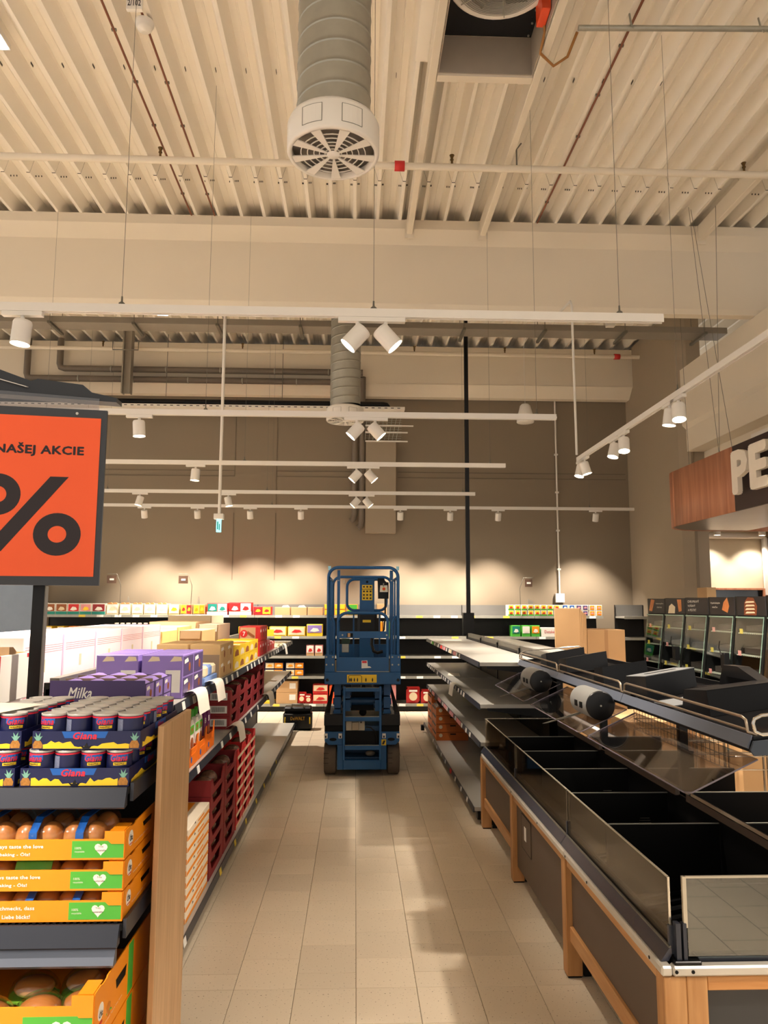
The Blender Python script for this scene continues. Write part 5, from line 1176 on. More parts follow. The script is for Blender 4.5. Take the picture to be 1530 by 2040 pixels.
softbag(603, z1, .13, .18, 'crumpled red bag between brown cartons and red trays', tilt=.02); softbag(618, z1, .12, .15, 'second crumpled red bag beside the red trays', tilt=-.02)
solo('leaflet', MB().box(bx(535), bx(548), 12.85, 12.86, 1.24, 1.35), M_YEL, 'yellow leaflet at the edge of the second back shelf', 'paper', loc=(bx(541), 12.85, 1.24))
# wire sign holders above the back shelving
for (px, pz, lab, s) in ((232, 2.18, 'leftmost', 1), (370, 2.18, 'middle', 1), (1050, 2.15, 'rightmost', -1)):
    x = bx(px); t = thing('aisle_sign', 'small brown category sign on a thin bent wire, %s of three' % lab, 'sign', (x, 12.9, 1.6), 'wire aisle signs')
    part('board', MB().box(x-.075*(1 if s > 0 else .8), x+.08*(1 if s > 0 else .8), 12.80, 12.81, pz-.07, pz+.06), mat('sign_brown', (90, 66, 50), .5), t)
    part('wire', MB().tube([(x-.08*s, 12.82, pz+.09), (x+.08*s, 12.82, pz+.085), (x+.14*s, 12.86, pz-.10), (x+.12*s, 12.92, pz-.35), (x+.11*s, 12.95, 1.60)], .005, 6), M_GALVD, t)
    part('name_strip', MB().box(x-.03, x+.04, 12.797, 12.80, pz-.02, pz+.01), M_WT, t); part('mirror_blade', MB().prism([(x+.06*s+.1, 1.6), (x+.06*s+.17, 1.9), (x+.06*s+.24, 1.6)] if s > 0 else [(x-.0, 1.6), (x+.03, 1.88), (x+.12, 1.83), (x+.25, 1.6)], 13.0, 13.01, 'Y'), mat('grey_blade', (128, 122, 110), .4), t)

# =====================================================================
# TOOL CASE
# =====================================================================
t = thing('tool_case', 'black tool case with yellow latches standing on the floor beside the lift', 'case', (-1.03, 11.3, 0))
b = MB(); b.bbox(-1.27, -.80, 11.2, 11.42, .0, .27, .03); part('body', b, M_BLACK, t); part('lid', MB().bbox(-1.265, -.805, 11.205, 11.415, .27, .35, .025), M_BLACK, t)
part('handle', MB().tube([(-1.14, 11.22, .345), (-1.12, 11.19, .39), (-.95, 11.19, .39), (-.93, 11.22, .345)], .016, 8), M_GALVD, t)
for x in (-1.245, -.845): part('latch', MB().bbox(x, x+.02, 11.19, 11.2, .10, .20, .004), M_YEL, t)
text('DeWALT', (-1.145, 11.197, .155), .23, .05, mat('tool_yellow', (190, 140, 20), .5), t, bold=.03)
refit(t, lambda x, y, z: (-1.01+(x+1.27)*.41/.47, y-.25, z*.93))
# =====================================================================
# SCISSOR LIFT
# =====================================================================
LY = 8.0; LX = .08; SC = 1/184.5
def lx(px): return LX+(px-720)*SC
def lz(py): return (1542-py)*SC
t = lift = thing('scissor_lift', 'blue scissor lift parked across the end of the aisle', 'lift', (LX, LY+.9, 0))
def P(n, b, m=M_BLUE, l=None, par=None): return part(n, b, m, par or lift, l)
# wheels
for (x0, x1) in ((lx(647.5), lx(671)), (lx(769), lx(792.5))):
    for y in (LY+.20, LY+1.55):
        b = MB(); r = .165; w = P('wheel', MB().lathe([(.05, x0+.004), (r-.02, x0), (r, x0+.012), (r, x1-.012), (r-.02, x1), (.05, x1-.004)], (0, y, r), 30, 'X'), M_RUBBER)
        part('wheel_hub', MB().cyl((x0+.002, y, r), (x1-.002, y, r), .055, 14), M_BLUED, w)
        for k in range(3):
            b.box(x0-.001+k*.0, x0+.05, y-r-.001, y-r+.004, r-.03+.05*k, r-.024+.05*k)
        part('tread_mark', b, mat('tyre_dark', (70, 60, 52), .8), w, kind='stuff')
# chassis
b = MB(); b.box(lx(673), lx(767), LY+.07, LY+1.7, lz(1528), lz(1482)); b.prism([(lx(649), lz(1458)), (lx(791.5), lz(1458)), (lx(791.5), lz(1474)), (lx(785), lz(1482)), (lx(656), lz(1482)), (lx(649), lz(1474))], LY+.04, LY+.10, 'Y')
P('chassis', MB().bbox(lx(673), lx(684.5), LY+.02, LY+.08, lz(1528), lz(1482), .004)); P('chassis', MB().bbox(lx(756), lx(767), LY+.02, LY+.08, lz(1528), lz(1482), .004)); P('chassis', MB().bbox(lx(684.5), lx(756), LY+.02, LY+.08, lz(1528), lz(1510), .004))
P('chassis', MB().box(lx(673), lx(767), LY+.35, LY+1.75, lz(1528), lz(1482)), M_BLUED)
for (a, c, e) in ((649, 684.5, 1), (756, 791.5, -1)):
    q = [(lx(a), lz(1458)), (lx(c), lz(1458)), (lx(c), lz(1482)), (lx(a+7 if e > 0 else a), lz(1482)), (lx(a), lz(1475))] if e > 0 else [(lx(a), lz(1458)), (lx(c), lz(1458)), (lx(c), lz(1475)), (lx(c-7), lz(1482)), (lx(a), lz(1482))]
    P('front_plate', MB().prism(q, LY+.02, LY+.06, 'Y')); cx = lx((a+c)/2 + (-2 if e > 0 else 2))
    P('tie_down_slot', MB().prism([(cx+.038*math.cos(i*PI/8), lz(1472)+.016*math.sin(i*PI/8)) for i in range(16)], LY+.017, LY+.02, 'Y'), M_BLACKM)
    for s in (-1, 1):
        P('sticker', MB().box(cx+s*.075-.018, cx+s*.075+.018, LY+.017, LY+.0195, lz(1470), lz(1461)), M_TAG)
        P('sticker_symbol', MB().box(cx+s*.075-.008, cx+s*.075+.008, LY+.015, LY+.017, lz(1469), lz(1465)), M_DKT)
P('warning_sticker', MB().box(lx(756), lx(766), LY+.014, LY+.0165, lz(1483), lz(1472)), M_YEL); P('sticker_symbol', MB().prism([(lx(758), lz(1481)), (lx(762), lz(1481)), (lx(765), lz(1474)), (lx(761), lz(1474))], LY+.012, LY+.014, 'Y'), M_DKT)
P('deck_box', MB().box(lx(649), lx(791.5), LY+.10, LY+1.72, lz(1480), lz(1450)), M_BLUED)
P('inner_recess', MB().box(lx(686), lx(755), LY+.07, LY+.075, lz(1482), lz(1458)), M_BLACKM)
P('inner_floor', MB().box(lx(686), lx(755), LY+.065, LY+.34, lz(1509), lz(1507)), M_BLUED); P('crumpled_film', MB().ball((lx(736), LY+.12, lz(1501)), .05, 9, 6, (1.1, .7, .55)), mat('grey_film', (120, 112, 100), .5))
# outrigger trays
for (a, c, s) in ((647.5, 684, 1), (756, 792.5, -1)):
    P('side_tray', MB().bbox(lx(a), lx(c), LY+.0, LY+.07, lz(1446), lz(1425), .004), M_BLACK); P('tray_cavity', MB().box(lx(a)+.004, lx(c)-.004, LY+.05, LY+.11, lz(1459), lz(1445)), M_BLACKM)
    xo, xi = (lx(648), lx(662)) if s > 0 else (lx(792), lx(778))
    P('slanted_guard', MB().slab((xo, LY+.02, lz(1426)), (xo+s*.055, LY+.02, lz(1426)), (xi+s*.012, LY+.7, lz(1376)), (xi-s*.0, LY+.7, lz(1376)), (0, 0, .02)), M_BLACK)
# ladder
for x in (lx(685.5), lx(754.5)): P('ladder_rail', MB().bbox(x-.012, x+.012, LY-.03, LY+.0, lz(1509), lz(1372), .003))
for (v0, v1) in ((1382, 1375), (1437, 1429), (1490, 1482)): P('ladder_rung', MB().bbox(lx(687), lx(753), LY-.035, LY+.02, lz(v0), lz(v1), .003)); P('rung_grip', MB().box(lx(687.5), lx(752.5), LY-.03, LY+.015, lz(v1), lz(v1)+.003), M_GALV)
# charger box
P('charger_box', MB().bbox(lx(689), lx(725), LY+.03, LY+.06, lz(1456), lz(1438), .004), mat('beige_plate', (190, 180, 158), .5)); P('charger_plug', MB().bbox(lx(700), lx(714), LY+.0, LY+.03, lz(1455), lz(1439.5), .006), mat('beige_cap', (166, 152, 128), .5))
P('charger_button', MB().cyl((lx(718), LY+.03, lz(1440.5)), (lx(718), LY+.024, lz(1440.5)), .009, 10), M_BLACK)
P('cable', MB().tube([(lx(727), LY+.02, lz(1449)), (lx(737), LY+.01, lz(1450)), (lx(745), LY+.015, lz(1458)), (lx(748), LY+.02, lz(1470)), (lx(748), LY+.03, lz(1480))], .008, 6), M_BLACK)
# scissor stack: crossed bars running along Y
for (a, c) in ((665.5, 678.5), (762, 775), (683, 697), (745, 758)):
    for j, (v0, v1) in enumerate(((1440, 1418), (1416, 1394), (1392, 1369))):
        x0, x1 = lx(a), lx(c)
        if a in (683, 745) and j == 0: v0, v1 = 1422, 1400
        if a in (683, 745) and j == 1: v0, v1 = 1398, 1376
        if a in (683, 745) and j == 2: continue
        up_ = (j % 2)*.03
        P('scissor_arm', MB().slab((x0, LY+.12, lz(v0)), (x1, LY+.12, lz(v0)), (x1, LY+1.65, lz(v0)+.0), (x0, LY+1.65, lz(v0)), (0, 0, lz(v1)-lz(v0)-.004)))
        P('arm_pin', MB().cyl((x0-.012, LY+.19, (lz(v0)+lz(v1))/2), (x1+.012, LY+.19, (lz(v0)+lz(v1))/2), .035, 14), M_BLUED)
P('cross_tube', MB().cyl((lx(697), LY+.22, lz(1405)), (lx(745), LY+.22, lz(1405)), .042, 16), M_BLUED); P('cross_tube', MB().cyl((lx(697), LY+1.5, lz(1385)), (lx(745), LY+1.5, lz(1385)), .042, 16), M_BLUED)
P('hydraulic_cylinder', MB().cyl((lx(722), LY+.35, lz(1430)), (lx(722), LY+1.4, lz(1395)), .04, 14), M_BLACK); P('arm_cover', MB().box(lx(698), lx(744), LY+.30, LY+.32, lz(1425), lz(1384)), M_BLACKM)
# platform tray
zp0, zp1 = lz(1368), lz(1345)
P('platform_band', MB().bbox(lx(647.5), lx(793), LY-.06, LY+.0, zp0, zp1, .005)); P('platform_floor', MB().box(lx(649), lx(791), LY+.0, LY+1.68, lz(1352), lz(1345)), M_GALVD)
for x0, x1 in ((lx(648), lx(650.5)), (lx(790), lx(792.5))): P('side_skirt', MB().box(x0, x1, LY, LY+1.7, zp0+.02, zp1))
P('yellow_label', MB().box(lx(690.5), lx(747), LY-.063, LY-.0605, lz(1364.5), lz(1349.5)), M_YEL)
P('label_frame', MB().tube([(lx(693.5), LY-.065, lz(1364)), (lx(693.5), LY-.065, lz(1353)), (lx(695), LY-.065, lz(1350.8)), (lx(716), LY-.065, lz(1350.8)), (lx(718.5), LY-.065, lz(1353)), (lx(718.5), LY-.065, lz(1364))], .0025, 5), M_DKT)
b = MB()
for px in (696, 699, 704.5, 710.5, 726.5, 739): b.prism([(lx(px)-.005, lz(1362.5)), (lx(px)+.005, lz(1362.5)), (lx(px)+.007, lz(1358)), (lx(px), lz(1355)), (lx(px)-.007, lz(1358))], LY-.0655, LY-.063, 'Y')
P('figure_symbol', b, M_DKT).__setitem__('kind', 'stuff')
for px in (653, 788): P('round_bolt', MB().cyl((lx(px), LY-.06, lz(1359.5)), (lx(px), LY-.07, lz(1359.5)), .016, 14), M_BLACK)
# side corner plates and gate
for (a, c) in ((648, 667), (773, 793)):
    P('corner_plate', MB().bbox(lx(a), lx(c), LY-.05, LY-.01, lz(1345), lz(1312), .004))
    for px in (a+3 if a < 700 else a+4, c-4): 
        for v in (1316.5, 1331): P('bolt', MB().cyl((lx(px if a < 700 else px), LY-.05, lz(v)), (lx(px), LY-.058, lz(v)), .009, 8), M_GALV)
P('gate_panel', MB().bbox(lx(670), lx(770.5), LY-.045, LY-.015, lz(1343.5), lz(1317.5), .003)); P('gate_crossbar', MB().bbox(lx(670), lx(770.5), LY-.045, LY-.015, lz(1281), lz(1268), .003)); P('gate_edge', MB().box(lx(670), lx(771), LY-.047, LY-.014, lz(1344.5), lz(1343.5)), M_GALV)
P('bar_slot', MB().box(lx(689.5), lx(701), LY-.048, LY-.045, lz(1279), lz(1271.5)), M_BLACKM); P('slot_latch', MB().box(lx(691), lx(696), LY-.052, LY-.048, lz(1279), lz(1271.5)), M_CARD)
for px in (681, 766): 
    for v in (1275, ): P('bolt', MB().cyl((lx(px), LY-.045, lz(v)), (lx(px), LY-.052, lz(v)), .009, 8), M_GALV)
P('torn_sticker', MB().prism([(lx(718), lz(1338)), (lx(737), lz(1337)), (lx(734), lz(1334)), (lx(730), lz(1334)), (lx(729), lz(1323)), (lx(718), lz(1323.5))], LY-.047, LY-.045, 'Y'), M_TAG); P('sticker_red', MB().box(lx(719), lx(728), LY-.048, LY-.047, lz(1328), lz(1324)), M_REDT)
x0, x1 = lx(672.5), lx(768); zt = lz(1233)
P('gate_hoop', MB().tube([(x0, LY-.03, lz(1318)), (x0, LY-.03, zt-.09)]+arc((x0+.09, zt-.09), .09, 180, 90, 5, 'xz', LY-.03)+arc((x1-.09, zt-.09), .09, 90, 0, 5, 'xz', LY-.03)+[(x1, LY-.03, lz(1318))], .0165, 10))
# outer guard frame hoops (front/rear) and side rails
def hoop(a, c, v, y, r, m=M_BLUE, zb=None, n='guard_hoop'):
    x0, x1 = lx(a), lx(c); zt = lz(v); zb = zb or lz(1346)
    P(n, MB().tube([(x0, y, zb), (x0, y, zt-.10)]+arc((x0+.10, zt-.10), .10, 180, 90, 6, 'xz', y)+arc((x1-.10, zt-.10), .10, 90, 0, 6, 'xz', y)+[(x1, y, zb)], r, 12))
hoop(653, 788, 1145, LY-.01, .0175); hoop(646, 794, 1127, LY+1.62, .0175) if False else hoop(655, 786, 1155, LY+1.2, .017)
for s, px in ((1, 654), (-1, 787)):
    x = lx(px)+s*.002
    P('side_rail', MB().tube([(x, LY+.02, lz(1165)), (x, LY+1.60, lz(1165))], .015, 8)); P('side_rail', MB().tube([(x, LY+.02, lz(1245)), (x, LY+1.60, lz(1245))], .015, 8)); P('toe_board', MB().box(x-.004, x+.004, LY+.02, LY+1.64, lz(1345), lz(1318)))
    for yy in (LY+.5, LY+1.0): P('side_post', MB().box(x-.01, x+.01, yy-.015, yy+.015, lz(1346), lz(1165)))
# flat entry posts, inside the hoop
for (a, c) in ((669.5, 675), (772.5, 779)):
    P('entry_post', MB().slab((lx(a), LY+.05, lz(1317)), (lx(c), LY+.05, lz(1317)), (lx(c), LY+.05, lz(1150)), (lx(a), LY+.05, lz(1150)), (0, .03, 0)))
    for v in (1170, 1262, 1284, 1297, 1308): P('bolt', MB().cyl((lx((a+c)/2), LY+.05, lz(v)), (lx((a+c)/2), LY+.042, lz(v)), .007, 8), M_GALV)
for (px, s) in ((662, 1), (779, -1)):
    xa = lx(px-6 if s > 0 else px+6); P('small_hoop', MB().tube([(xa, LY+.0, lz(1239)), (xa+s*.02, LY, lz(1241)), (xa+s*.045, LY, lz(1250)), (xa+s*.05, LY, lz(1262)), (xa+s*.05, LY, lz(1312))], .014, 8))
P('end_tag', MB().box(lx(651.5), lx(657), LY+.03, LY+.034, lz(1150), lz(1142)), mat('pale_cyan', (170, 230, 250), .4), 'pale blue corner tag'); P('end_tag', MB().box(lx(785), lx(790.5), LY+.03, LY+.034, lz(1150), lz(1142)), mat('pale_cyan', (0,0,0)), 'pale blue corner tag')
# far end of the platform: rounded frame, centre plate, bag, control box
yF = LY+1.45; kf = (8.0+1.45)/8.0
def fx(px): return (px-709)*yF/1500+.0067*0+.028
def fz(py): return 1.75-(py-1207)*yF/1500+.012
P('rear_frame', MB().tube(rrect(fx(688), fx(766), fz(1218), fz(1157), .09, yF), .017, 10, True)); P('centre_plate', MB().bbox(fx(713), fx(742), yF-.03, yF+.01, fz(1345), fz(1158), .004))
P('rear_post', MB().box(fx(700), fx(703), yF-.01, yF+.03, fz(1330), fz(1218))); P('rear_post', MB().box(fx(751), fx(754), yF-.01, yF+.03, fz(1330), fz(1218))); P('rear_panel', MB().box(fx(672), fx(770), yF+.03, yF+.05, fz(1320), fz(1284)))
P('warning_plate', MB().box(fx(717.5), fx(738), yF-.033, yF-.030, fz(1198), fz(1168)), M_YEL); P('plate_line', MB().box(fx(717.5), fx(738), yF-.035, yF-.033, fz(1177), fz(1176)), M_DKT)
b = MB()
for i in range(3):
    for v in (1171.5, 1180.5, 1187.5, 1194): b.box(fx(719.5+6.5*i), fx(723+6.5*i), yF-.0352, yF-.033, fz(v+1.8), fz(v-1.5))
P('plate_symbol', b, M_DKT).__setitem__('kind', 'stuff'); P('plate_hole', MB().cyl((fx(727.5), yF-.03, fz(1162)), (fx(727.5), yF-.032, fz(1162)), .015, 12), M_BLACKM)
P('document_bag', MB().bbox(fx(709), fx(747), yF-.14, yF-.035, fz(1266), fz(1220), .03), M_BLACK); P('bag_sticker', MB().box(fx(719), fx(735), yF-.143, yF-.14, fz(1241), fz(1236)), M_YEL)
cb = P('control_box', MB().prism([(fx(749), fz(1195)), (fx(769.5), fz(1195)), (fx(769.5), fz(1163)), (fx(764), fz(1163)), (fx(760), fz(1155)), (fx(748), fz(1155))], yF-.13, yF-.03, 'Y'), M_BLACK)
part('control_panel', MB().slab((fx(752), yF-.135, fz(1182)), (fx(768), yF-.135, fz(1182)), (fx(767), yF-.132, fz(1169)), (fx(753), yF-.132, fz(1169)), (0, .002, 0)), M_WT, cb); part('stop_button', MB().cyl((fx(760), yF-.135, fz(1176)), (fx(760), yF-.16, fz(1176)), .014, 14), M_REDT, cb); part('button_ring', MB().cyl((fx(760), yF-.135, fz(1176)), (fx(760), yF-.145, fz(1176)), .022, 14), M_YEL, cb)
P('joystick', MB().tube([(fx(759), yF-.14, fz(1171)), (fx(759.5), yF-.15, fz(1165))], .008, 8), M_GALV); P('control_cable', MB().tube([(fx(763), yF-.08, fz(1195)), (fx(763), yF-.09, fz(1230)), (fx(761), yF-.09, fz(1255)), (fx(757), yF-.1, fz(1262))], .010, 6), M_BLACK)
P('lower_cable', MB().tube([(lx(741), LY+.7, lz(1283)), (lx(740), LY+.68, lz(1300)), (lx(744), LY+.6, lz(1313)), (lx(752), LY+.6, lz(1316)), (lx(763), LY+.6, lz(1313))], .017, 8), M_BLACK)
P('electric_box', MB().bbox(lx(679), lx(693), LY+.3, LY+.42, lz(1312), lz(1294), .004), M_GALV); P('electric_box_lid', MB().bbox(lx(678), lx(695), LY+.29, LY+.43, lz(1295), lz(1285), .004), mat('dark_green_plastic', (32, 62, 48), .5))
P('latch', MB().box(lx(682), lx(684), LY-.06, LY-.05, lz(1176), lz(1170)), M_GALV)
P('floor_debris', MB().box(lx(676), lx(768), LY+.25, LY+.9, lz(1345)+.001, lz(1345)+.006), mat('dusty_board', (176, 164, 138), .7))

# =====================================================================
# PRODUCE COUNTER (right foreground)
# =====================================================================
X0, XC, X1c = 1.02, 1.70, 2.40; YN, YF_ = 2.60, 6.26
t = cn = thing('produce_counter', 'long black produce counter with beech legs and smoked glass front', 'counter', (XC, 4.5, 0))
def Q(n, b, m, l=None, par=None): return part(n, b, m, par or cn, l)
LEG = [2.60, 3.78, 5.02, 6.19]
for i, y in enumerate(LEG):
    Q('leg', MB().bbox(X0, X0+(.075 if i else .075), y, y+.07, 0.008, .545, .003), M_BEECH); Q('leg_foot', MB().box(X0+.005, X0+.07, y+.005, y+.065, 0, .008), M_BLACK)
    Q('steel_leg', MB().box(X0+.085, X0+.12, y+.015, y+.065, 0, .5), M_BLACK)
Q('leg', MB().bbox(X0+.076, X0+.145, 2.60, 2.67, .008, .545, .003), M_BEECH); Q('leg', MB().bbox(X1c-.09, X1c-.01, 2.60, 2.67, .008, .545, .003), M_BEECH)
for i in range(3):
    a, c = LEG[i]+.072, LEG[i+1]-.002
    Q('top_rail', MB().bbox(X0+.008, X0+.06, a, c, .505, .545, .003), M_BEECHY)
    Q('brown_panel', MB().bbox(X0+.03, X0+.045, a, c, .235 if i != 1 else .10, .505, .002), M_BROWNP)
    if i != 1: Q('lower_rail', MB().bbox(X0+.016, X0+.062, a, c, .165, .235, .003), M_BEECHY)
    Q('rim_strip', MB().bbox(X0-.008, X0+.03, LEG[i]+(.0 if i else -.005), LEG[i+1]-.001, .548, .580, .006), mat('pale_rim', (196, 190, 178), .4, .3))
for y in (2.70, 3.4, 3.74, 4.3, 5.0, 5.6, 6.2): Q('rim_screw', MB().cyl((X0-.0085, y, .564), (X0-.010, y, .564), .006, 8), M_BLACKM)
Q('rim_strip', MB().bbox(X0+.03, 2.40, 2.592, 2.63, .548, .580, .006), mat('pale_rim', (0,0,0)))
for x in (1.06, 1.115): Q('rim_screw', MB().cyl((x, 2.592, .564), (x, 2.590, .564), .006, 8), M_BLACKM)
Q('end_rail', MB().bbox(X0+.146, 2.40, 2.604, 2.66, .50, .545, .003), wood('beech_rail_x', (204, 148, 88), (184, 124, 66), 'X', 6)); Q('end_panel', MB().box(X0+.146, 2.40, 2.63, 2.645, .06, .50), mat('dark_end_panel', (52, 52, 52), .5))
# socket hatch on the middle brown panel
Q('hatch', MB().bbox(X0+.0265, X0+.030, 4.62, 4.86, .27, .47, .001), M_BROWNP, 'brown hatch with thin gap'); 
b = MB(); b.box(X0+.0262, X0+.0266, 4.615, 4.865, .468, .472); b.box(X0+.0262, X0+.0266, 4.615, 4.865, .268, .272); b.box(X0+.0262, X0+.0266, 4.613, 4.617, .268, .472); b.box(X0+.0262, X0+.0266, 4.863, 4.867, .268, .472); Q('hatch_gap', b, M_BLACKM).__setitem__('kind', 'stuff')
Q('hatch_label', MB().box(X0+.0255, X0+.0265, 4.74, 4.79, .33, .41), M_TAG)
# price rail strip and liner
SEG = [(2.63, 3.87), (3.875, 5.09), (5.095, 6.26)]
for (a, c) in SEG:
    Q('price_rail', MB().prism([(X0+.004, .582), (X0+.034, .622), (X0+.041, .622), (X0+.041, .60), (X0+.030, .582)], a, c, 'Y'), mat('rail_blueblack', (52, 54, 66), .22, .1))
    Q('rail_clip', MB().prism([(X0+.032, .623), (X0+.034, .628), (X0+.0405, .628), (X0+.0405, .623)], a, c, 'Y'), M_GALVD)
Q('top_frame', MB().bbox(X0+.04, X0+.13, 2.60, 6.26, .56, .592, .003), M_BLACK); Q('top_frame', MB().bbox(X0+.13, 2.38, 2.632, 2.68, .56, .592, .003), M_BLUEBLK)
Q('bin_floor', MB().prism([(1.13, .43), (1.66, .52), (1.66, .50), (1.13, .41)], 2.70, 6.25, 'Y'), M_BLACKM); Q('bin_front', MB().box(1.118, 1.13, 2.70, 6.25, .41, .60), M_BLACKM); Q('bin_back', MB().box(1.66, 1.672, 2.70, 6.25, .42, .80), M_BLACKM)
Q('bin_floor', MB().prism([(1.745, .52), (2.32, .43), (2.32, .41), (1.745, .50)], 2.70, 6.25, 'Y'), M_BLACKM); Q('bin_back', MB().box(1.728, 1.74, 2.70, 6.25, .42, .80), M_BLACKM); Q('bin_front', MB().box(2.32, 2.33, 2.70, 6.25, .41, .60), M_BLACKM)
b = MB()
for k in range(46):
    y = 2.74+k*.08
    if k in (11, 12): continue
    b.slab((1.14, y, .437), (1.60, y, .515), (1.60, y+.02, .515), (1.14, y+.02, .437), (0, 0, .012)); b.slab((1.80, y, .52), (2.30, y, .437), (2.30, y+.02, .437), (1.80, y+.02, .52), (0, 0, .012))
Q('floor_rib', b, M_BLACK).__setitem__('kind', 'stuff')
b = MB()
for k in range(14): b.cyl((1.64, 2.8+k*.058, .535), (1.64, 2.8+k*.058, .545), .009, 8)
Q('rib_stud', b, M_CHROME).__setitem__('kind', 'stuff')
for y in (3.50, 4.07, 4.66, 5.22, 5.78):
    for (a, c) in ((1.135, 1.655), (1.748, 2.315)): Q('divider', MB().box(a, c, y, y+.006, .48, .775), M_BLACKM); Q('divider_edge', MB().box(a, c, y-.0005, y+.0065, .775, .779), M_GALV)
    if y > 4:
        b = MB()
        for s in range(7): b.box(1.50-.004*s, 1.55+.004*s, y-.012, y-.010, .60-.012*s+.05, .603-.012*s+.05)
        Q('vent_louvre', b, M_GALVD).__setitem__('kind', 'stuff')
Q('near_end_wall', MB().box(1.135, 2.32, 2.695, 2.705, .45, .80), M_BLACKM)
# centre spine strip
for k, (a, c) in enumerate(SEG): Q('spine_strip', MB().bbox(1.64, 1.665, a+.06, c-.06, .795, .832, .002), M_BROWNP); Q('spine_edge', MB().box(1.638, 1.667, a+.06, c-.06, .832, .836), M_CHROME)
# smoked glass panes
for (a, c) in ((2.645, 3.865), (3.875, 5.095), (5.105, 6.255)):
    g = Q('glass_pane', MB().box(1.062, 1.068, a, c, .604, .84), M_GLASS); part('pane_edge', MB().box(1.0615, 1.0685, a, c, .84, .844), M_EDGE, g)
    part('pane_edge', MB().box(1.0615, 1.0685, a-.004, a, .604, .844), M_CHROME, g); part('pane_clip', MB().box(1.058, 1.073, a-.008, a+.006, .60, .69), M_BLUEBLK, g)
g = Q('glass_pane', MB().box(1.07, 1.655, 6.25, 6.256, .60, .84), M_GLASS); part('pane_edge', MB().box(1.07, 1.655, 6.248, 6.258, .84, .844), M_EDGE, g)
g = Q('glass_pane', MB().box(1.115, 2.30, 2.62, 2.626, .60, .846), glass('grey_green_glass', (.62, .66, .62), .12)); part('pane_edge', MB().box(1.11, 2.30, 2.618, 2.628, .846, .852), M_EDGE, g); part('pane_edge', MB().box(1.102, 1.115, 2.617, 2.629, .69, .852), M_EDGE, g)
Q('corner_post', MB().box(1.072, 1.088, 2.612, 2.64, .585, .705), M_BLUEBLK); Q('corner_post', MB().box(1.096, 1.108, 2.612, 2.635, .585, .705), M_BLUEBLK)
b = MB()
for k in range(4): b.tube([(1.20+.05*k, 2.85+.05*k, .56+.03*k), (1.7, 2.9+.05*k, .60+.03*k), (2.25, 2.8, .60+.035*k)], .004, 5)
Q('wire_loop', b, M_CHROME).__setitem__('kind', 'stuff')
# ---- upper tier ----
ut = thing('display_tier', 'raised black display tier with chrome rods above the produce counter', 'shelving', (XC, 4.5, .84))
def T(n, b, m, l=None, par=None): return part(n, b, m, par or ut, l)
for y in (4.0, 5.27): T('post', MB().box(1.68, 1.722, y-.02, y+.02, .842, 1.30), M_BLACK); T('post_arm', MB().prism([(1.42, 1.262), (1.98, 1.262), (1.98, 1.30), (1.42, 1.285)], y-.012, y+.012, 'Y'), M_BLACK)
for y in (2.78, 6.38): T('post', MB().box(1.68, 1.722, y-.02, y+.02, .842, 1.30), M_BLACK)
for (a, c) in ((2.70, 3.985), (3.99, 5.255), (5.26, 6.50)):
    T('front_band', MB().prism([(1.385, 1.262), (1.402, 1.302), (1.406, 1.302), (1.390, 1.258)], a, c, 'Y'), mat('band_slate', (96, 104, 118), .35, .2))
    tr = T('tray', MB().prism([(1.41, 1.285), (1.95, 1.325), (1.95, 1.318), (1.41, 1.276)], a+.004, c-.004, 'Y'), mat('gloss_black_tray', (20, 19, 19), .15))
    part('tray_lip', MB().box(1.943, 1.952, a+.004, c-.004, 1.318, 1.352), M_BLACK, tr); part('tray_lip', MB().prism([(1.41, 1.285), (1.95, 1.325), (1.95, 1.352), (1.41, 1.298)], c-.012, c-.004, 'Y'), M_BLACK, tr); part('tray_lip', MB().prism([(1.41, 1.285), (1.95, 1.325), (1.95, 1.352), (1.41, 1.298)], a+.004, a+.012, 'Y'), M_BLACK, tr)
    T('under_plate', MB().prism([(1.40, 1.262), (1.95, 1.300), (1.95, 1.29), (1.40, 1.245)], a+.004, c-.004, 'Y'), M_BLACKM)
    x = 1.400; b = MB(); b.tube([(x+.03, a+.02, 1.300), (x, a+.02, 1.312), (x, a+.03, 1.35), (x, a+.06, 1.358), (x, c-.06, 1.358), (x, c-.03, 1.35), (x, c-.02, 1.312), (x+.03, c-.02, 1.30)], .0055, 8); r_ = T('chrome_rod', b, M_BRASS); T('chrome_rod', MB().cyl((x-.002, a+.02, 1.318), (x-.002, c-.02, 1.318), .005, 8), M_BRASS)
# far end and near end loops
T('chrome_rod', MB().tube([(1.42, 6.5, 1.31), (1.42, 6.5, 1.36), (1.45, 6.5, 1.372), (1.90, 6.5, 1.41), (1.94, 6.5, 1.39), (1.94, 6.5, 1.34)], .0055, 8), M_CHROME)
T('chrome_rod', MB().tube([(1.90, 2.68, 1.35), (1.90, 2.68, 1.405), (1.87, 2.68, 1.415), (1.43, 2.68, 1.372), (1.405, 2.68, 1.36), (1.400, 2.68, 1.345), (1.405, 2.68, 1.318), (1.43, 2.68, 1.308), (1.88, 2.68, 1.345)], .0065, 8), M_CHROME)
T('end_bracket', MB().prism([(1.388, 1.255), (1.40, 1.285), (1.95, 1.345), (1.95, 1.28), (1.60, 1.245), (1.40, 1.238)], 2.682, 2.692, 'Y'), mat('bracket_slate', (58, 66, 76), .4, .3)); T('bolt', MB().cyl((1.545, 2.682, 1.285), (1.545, 2.674, 1.285), .010, 10), M_CHROME)
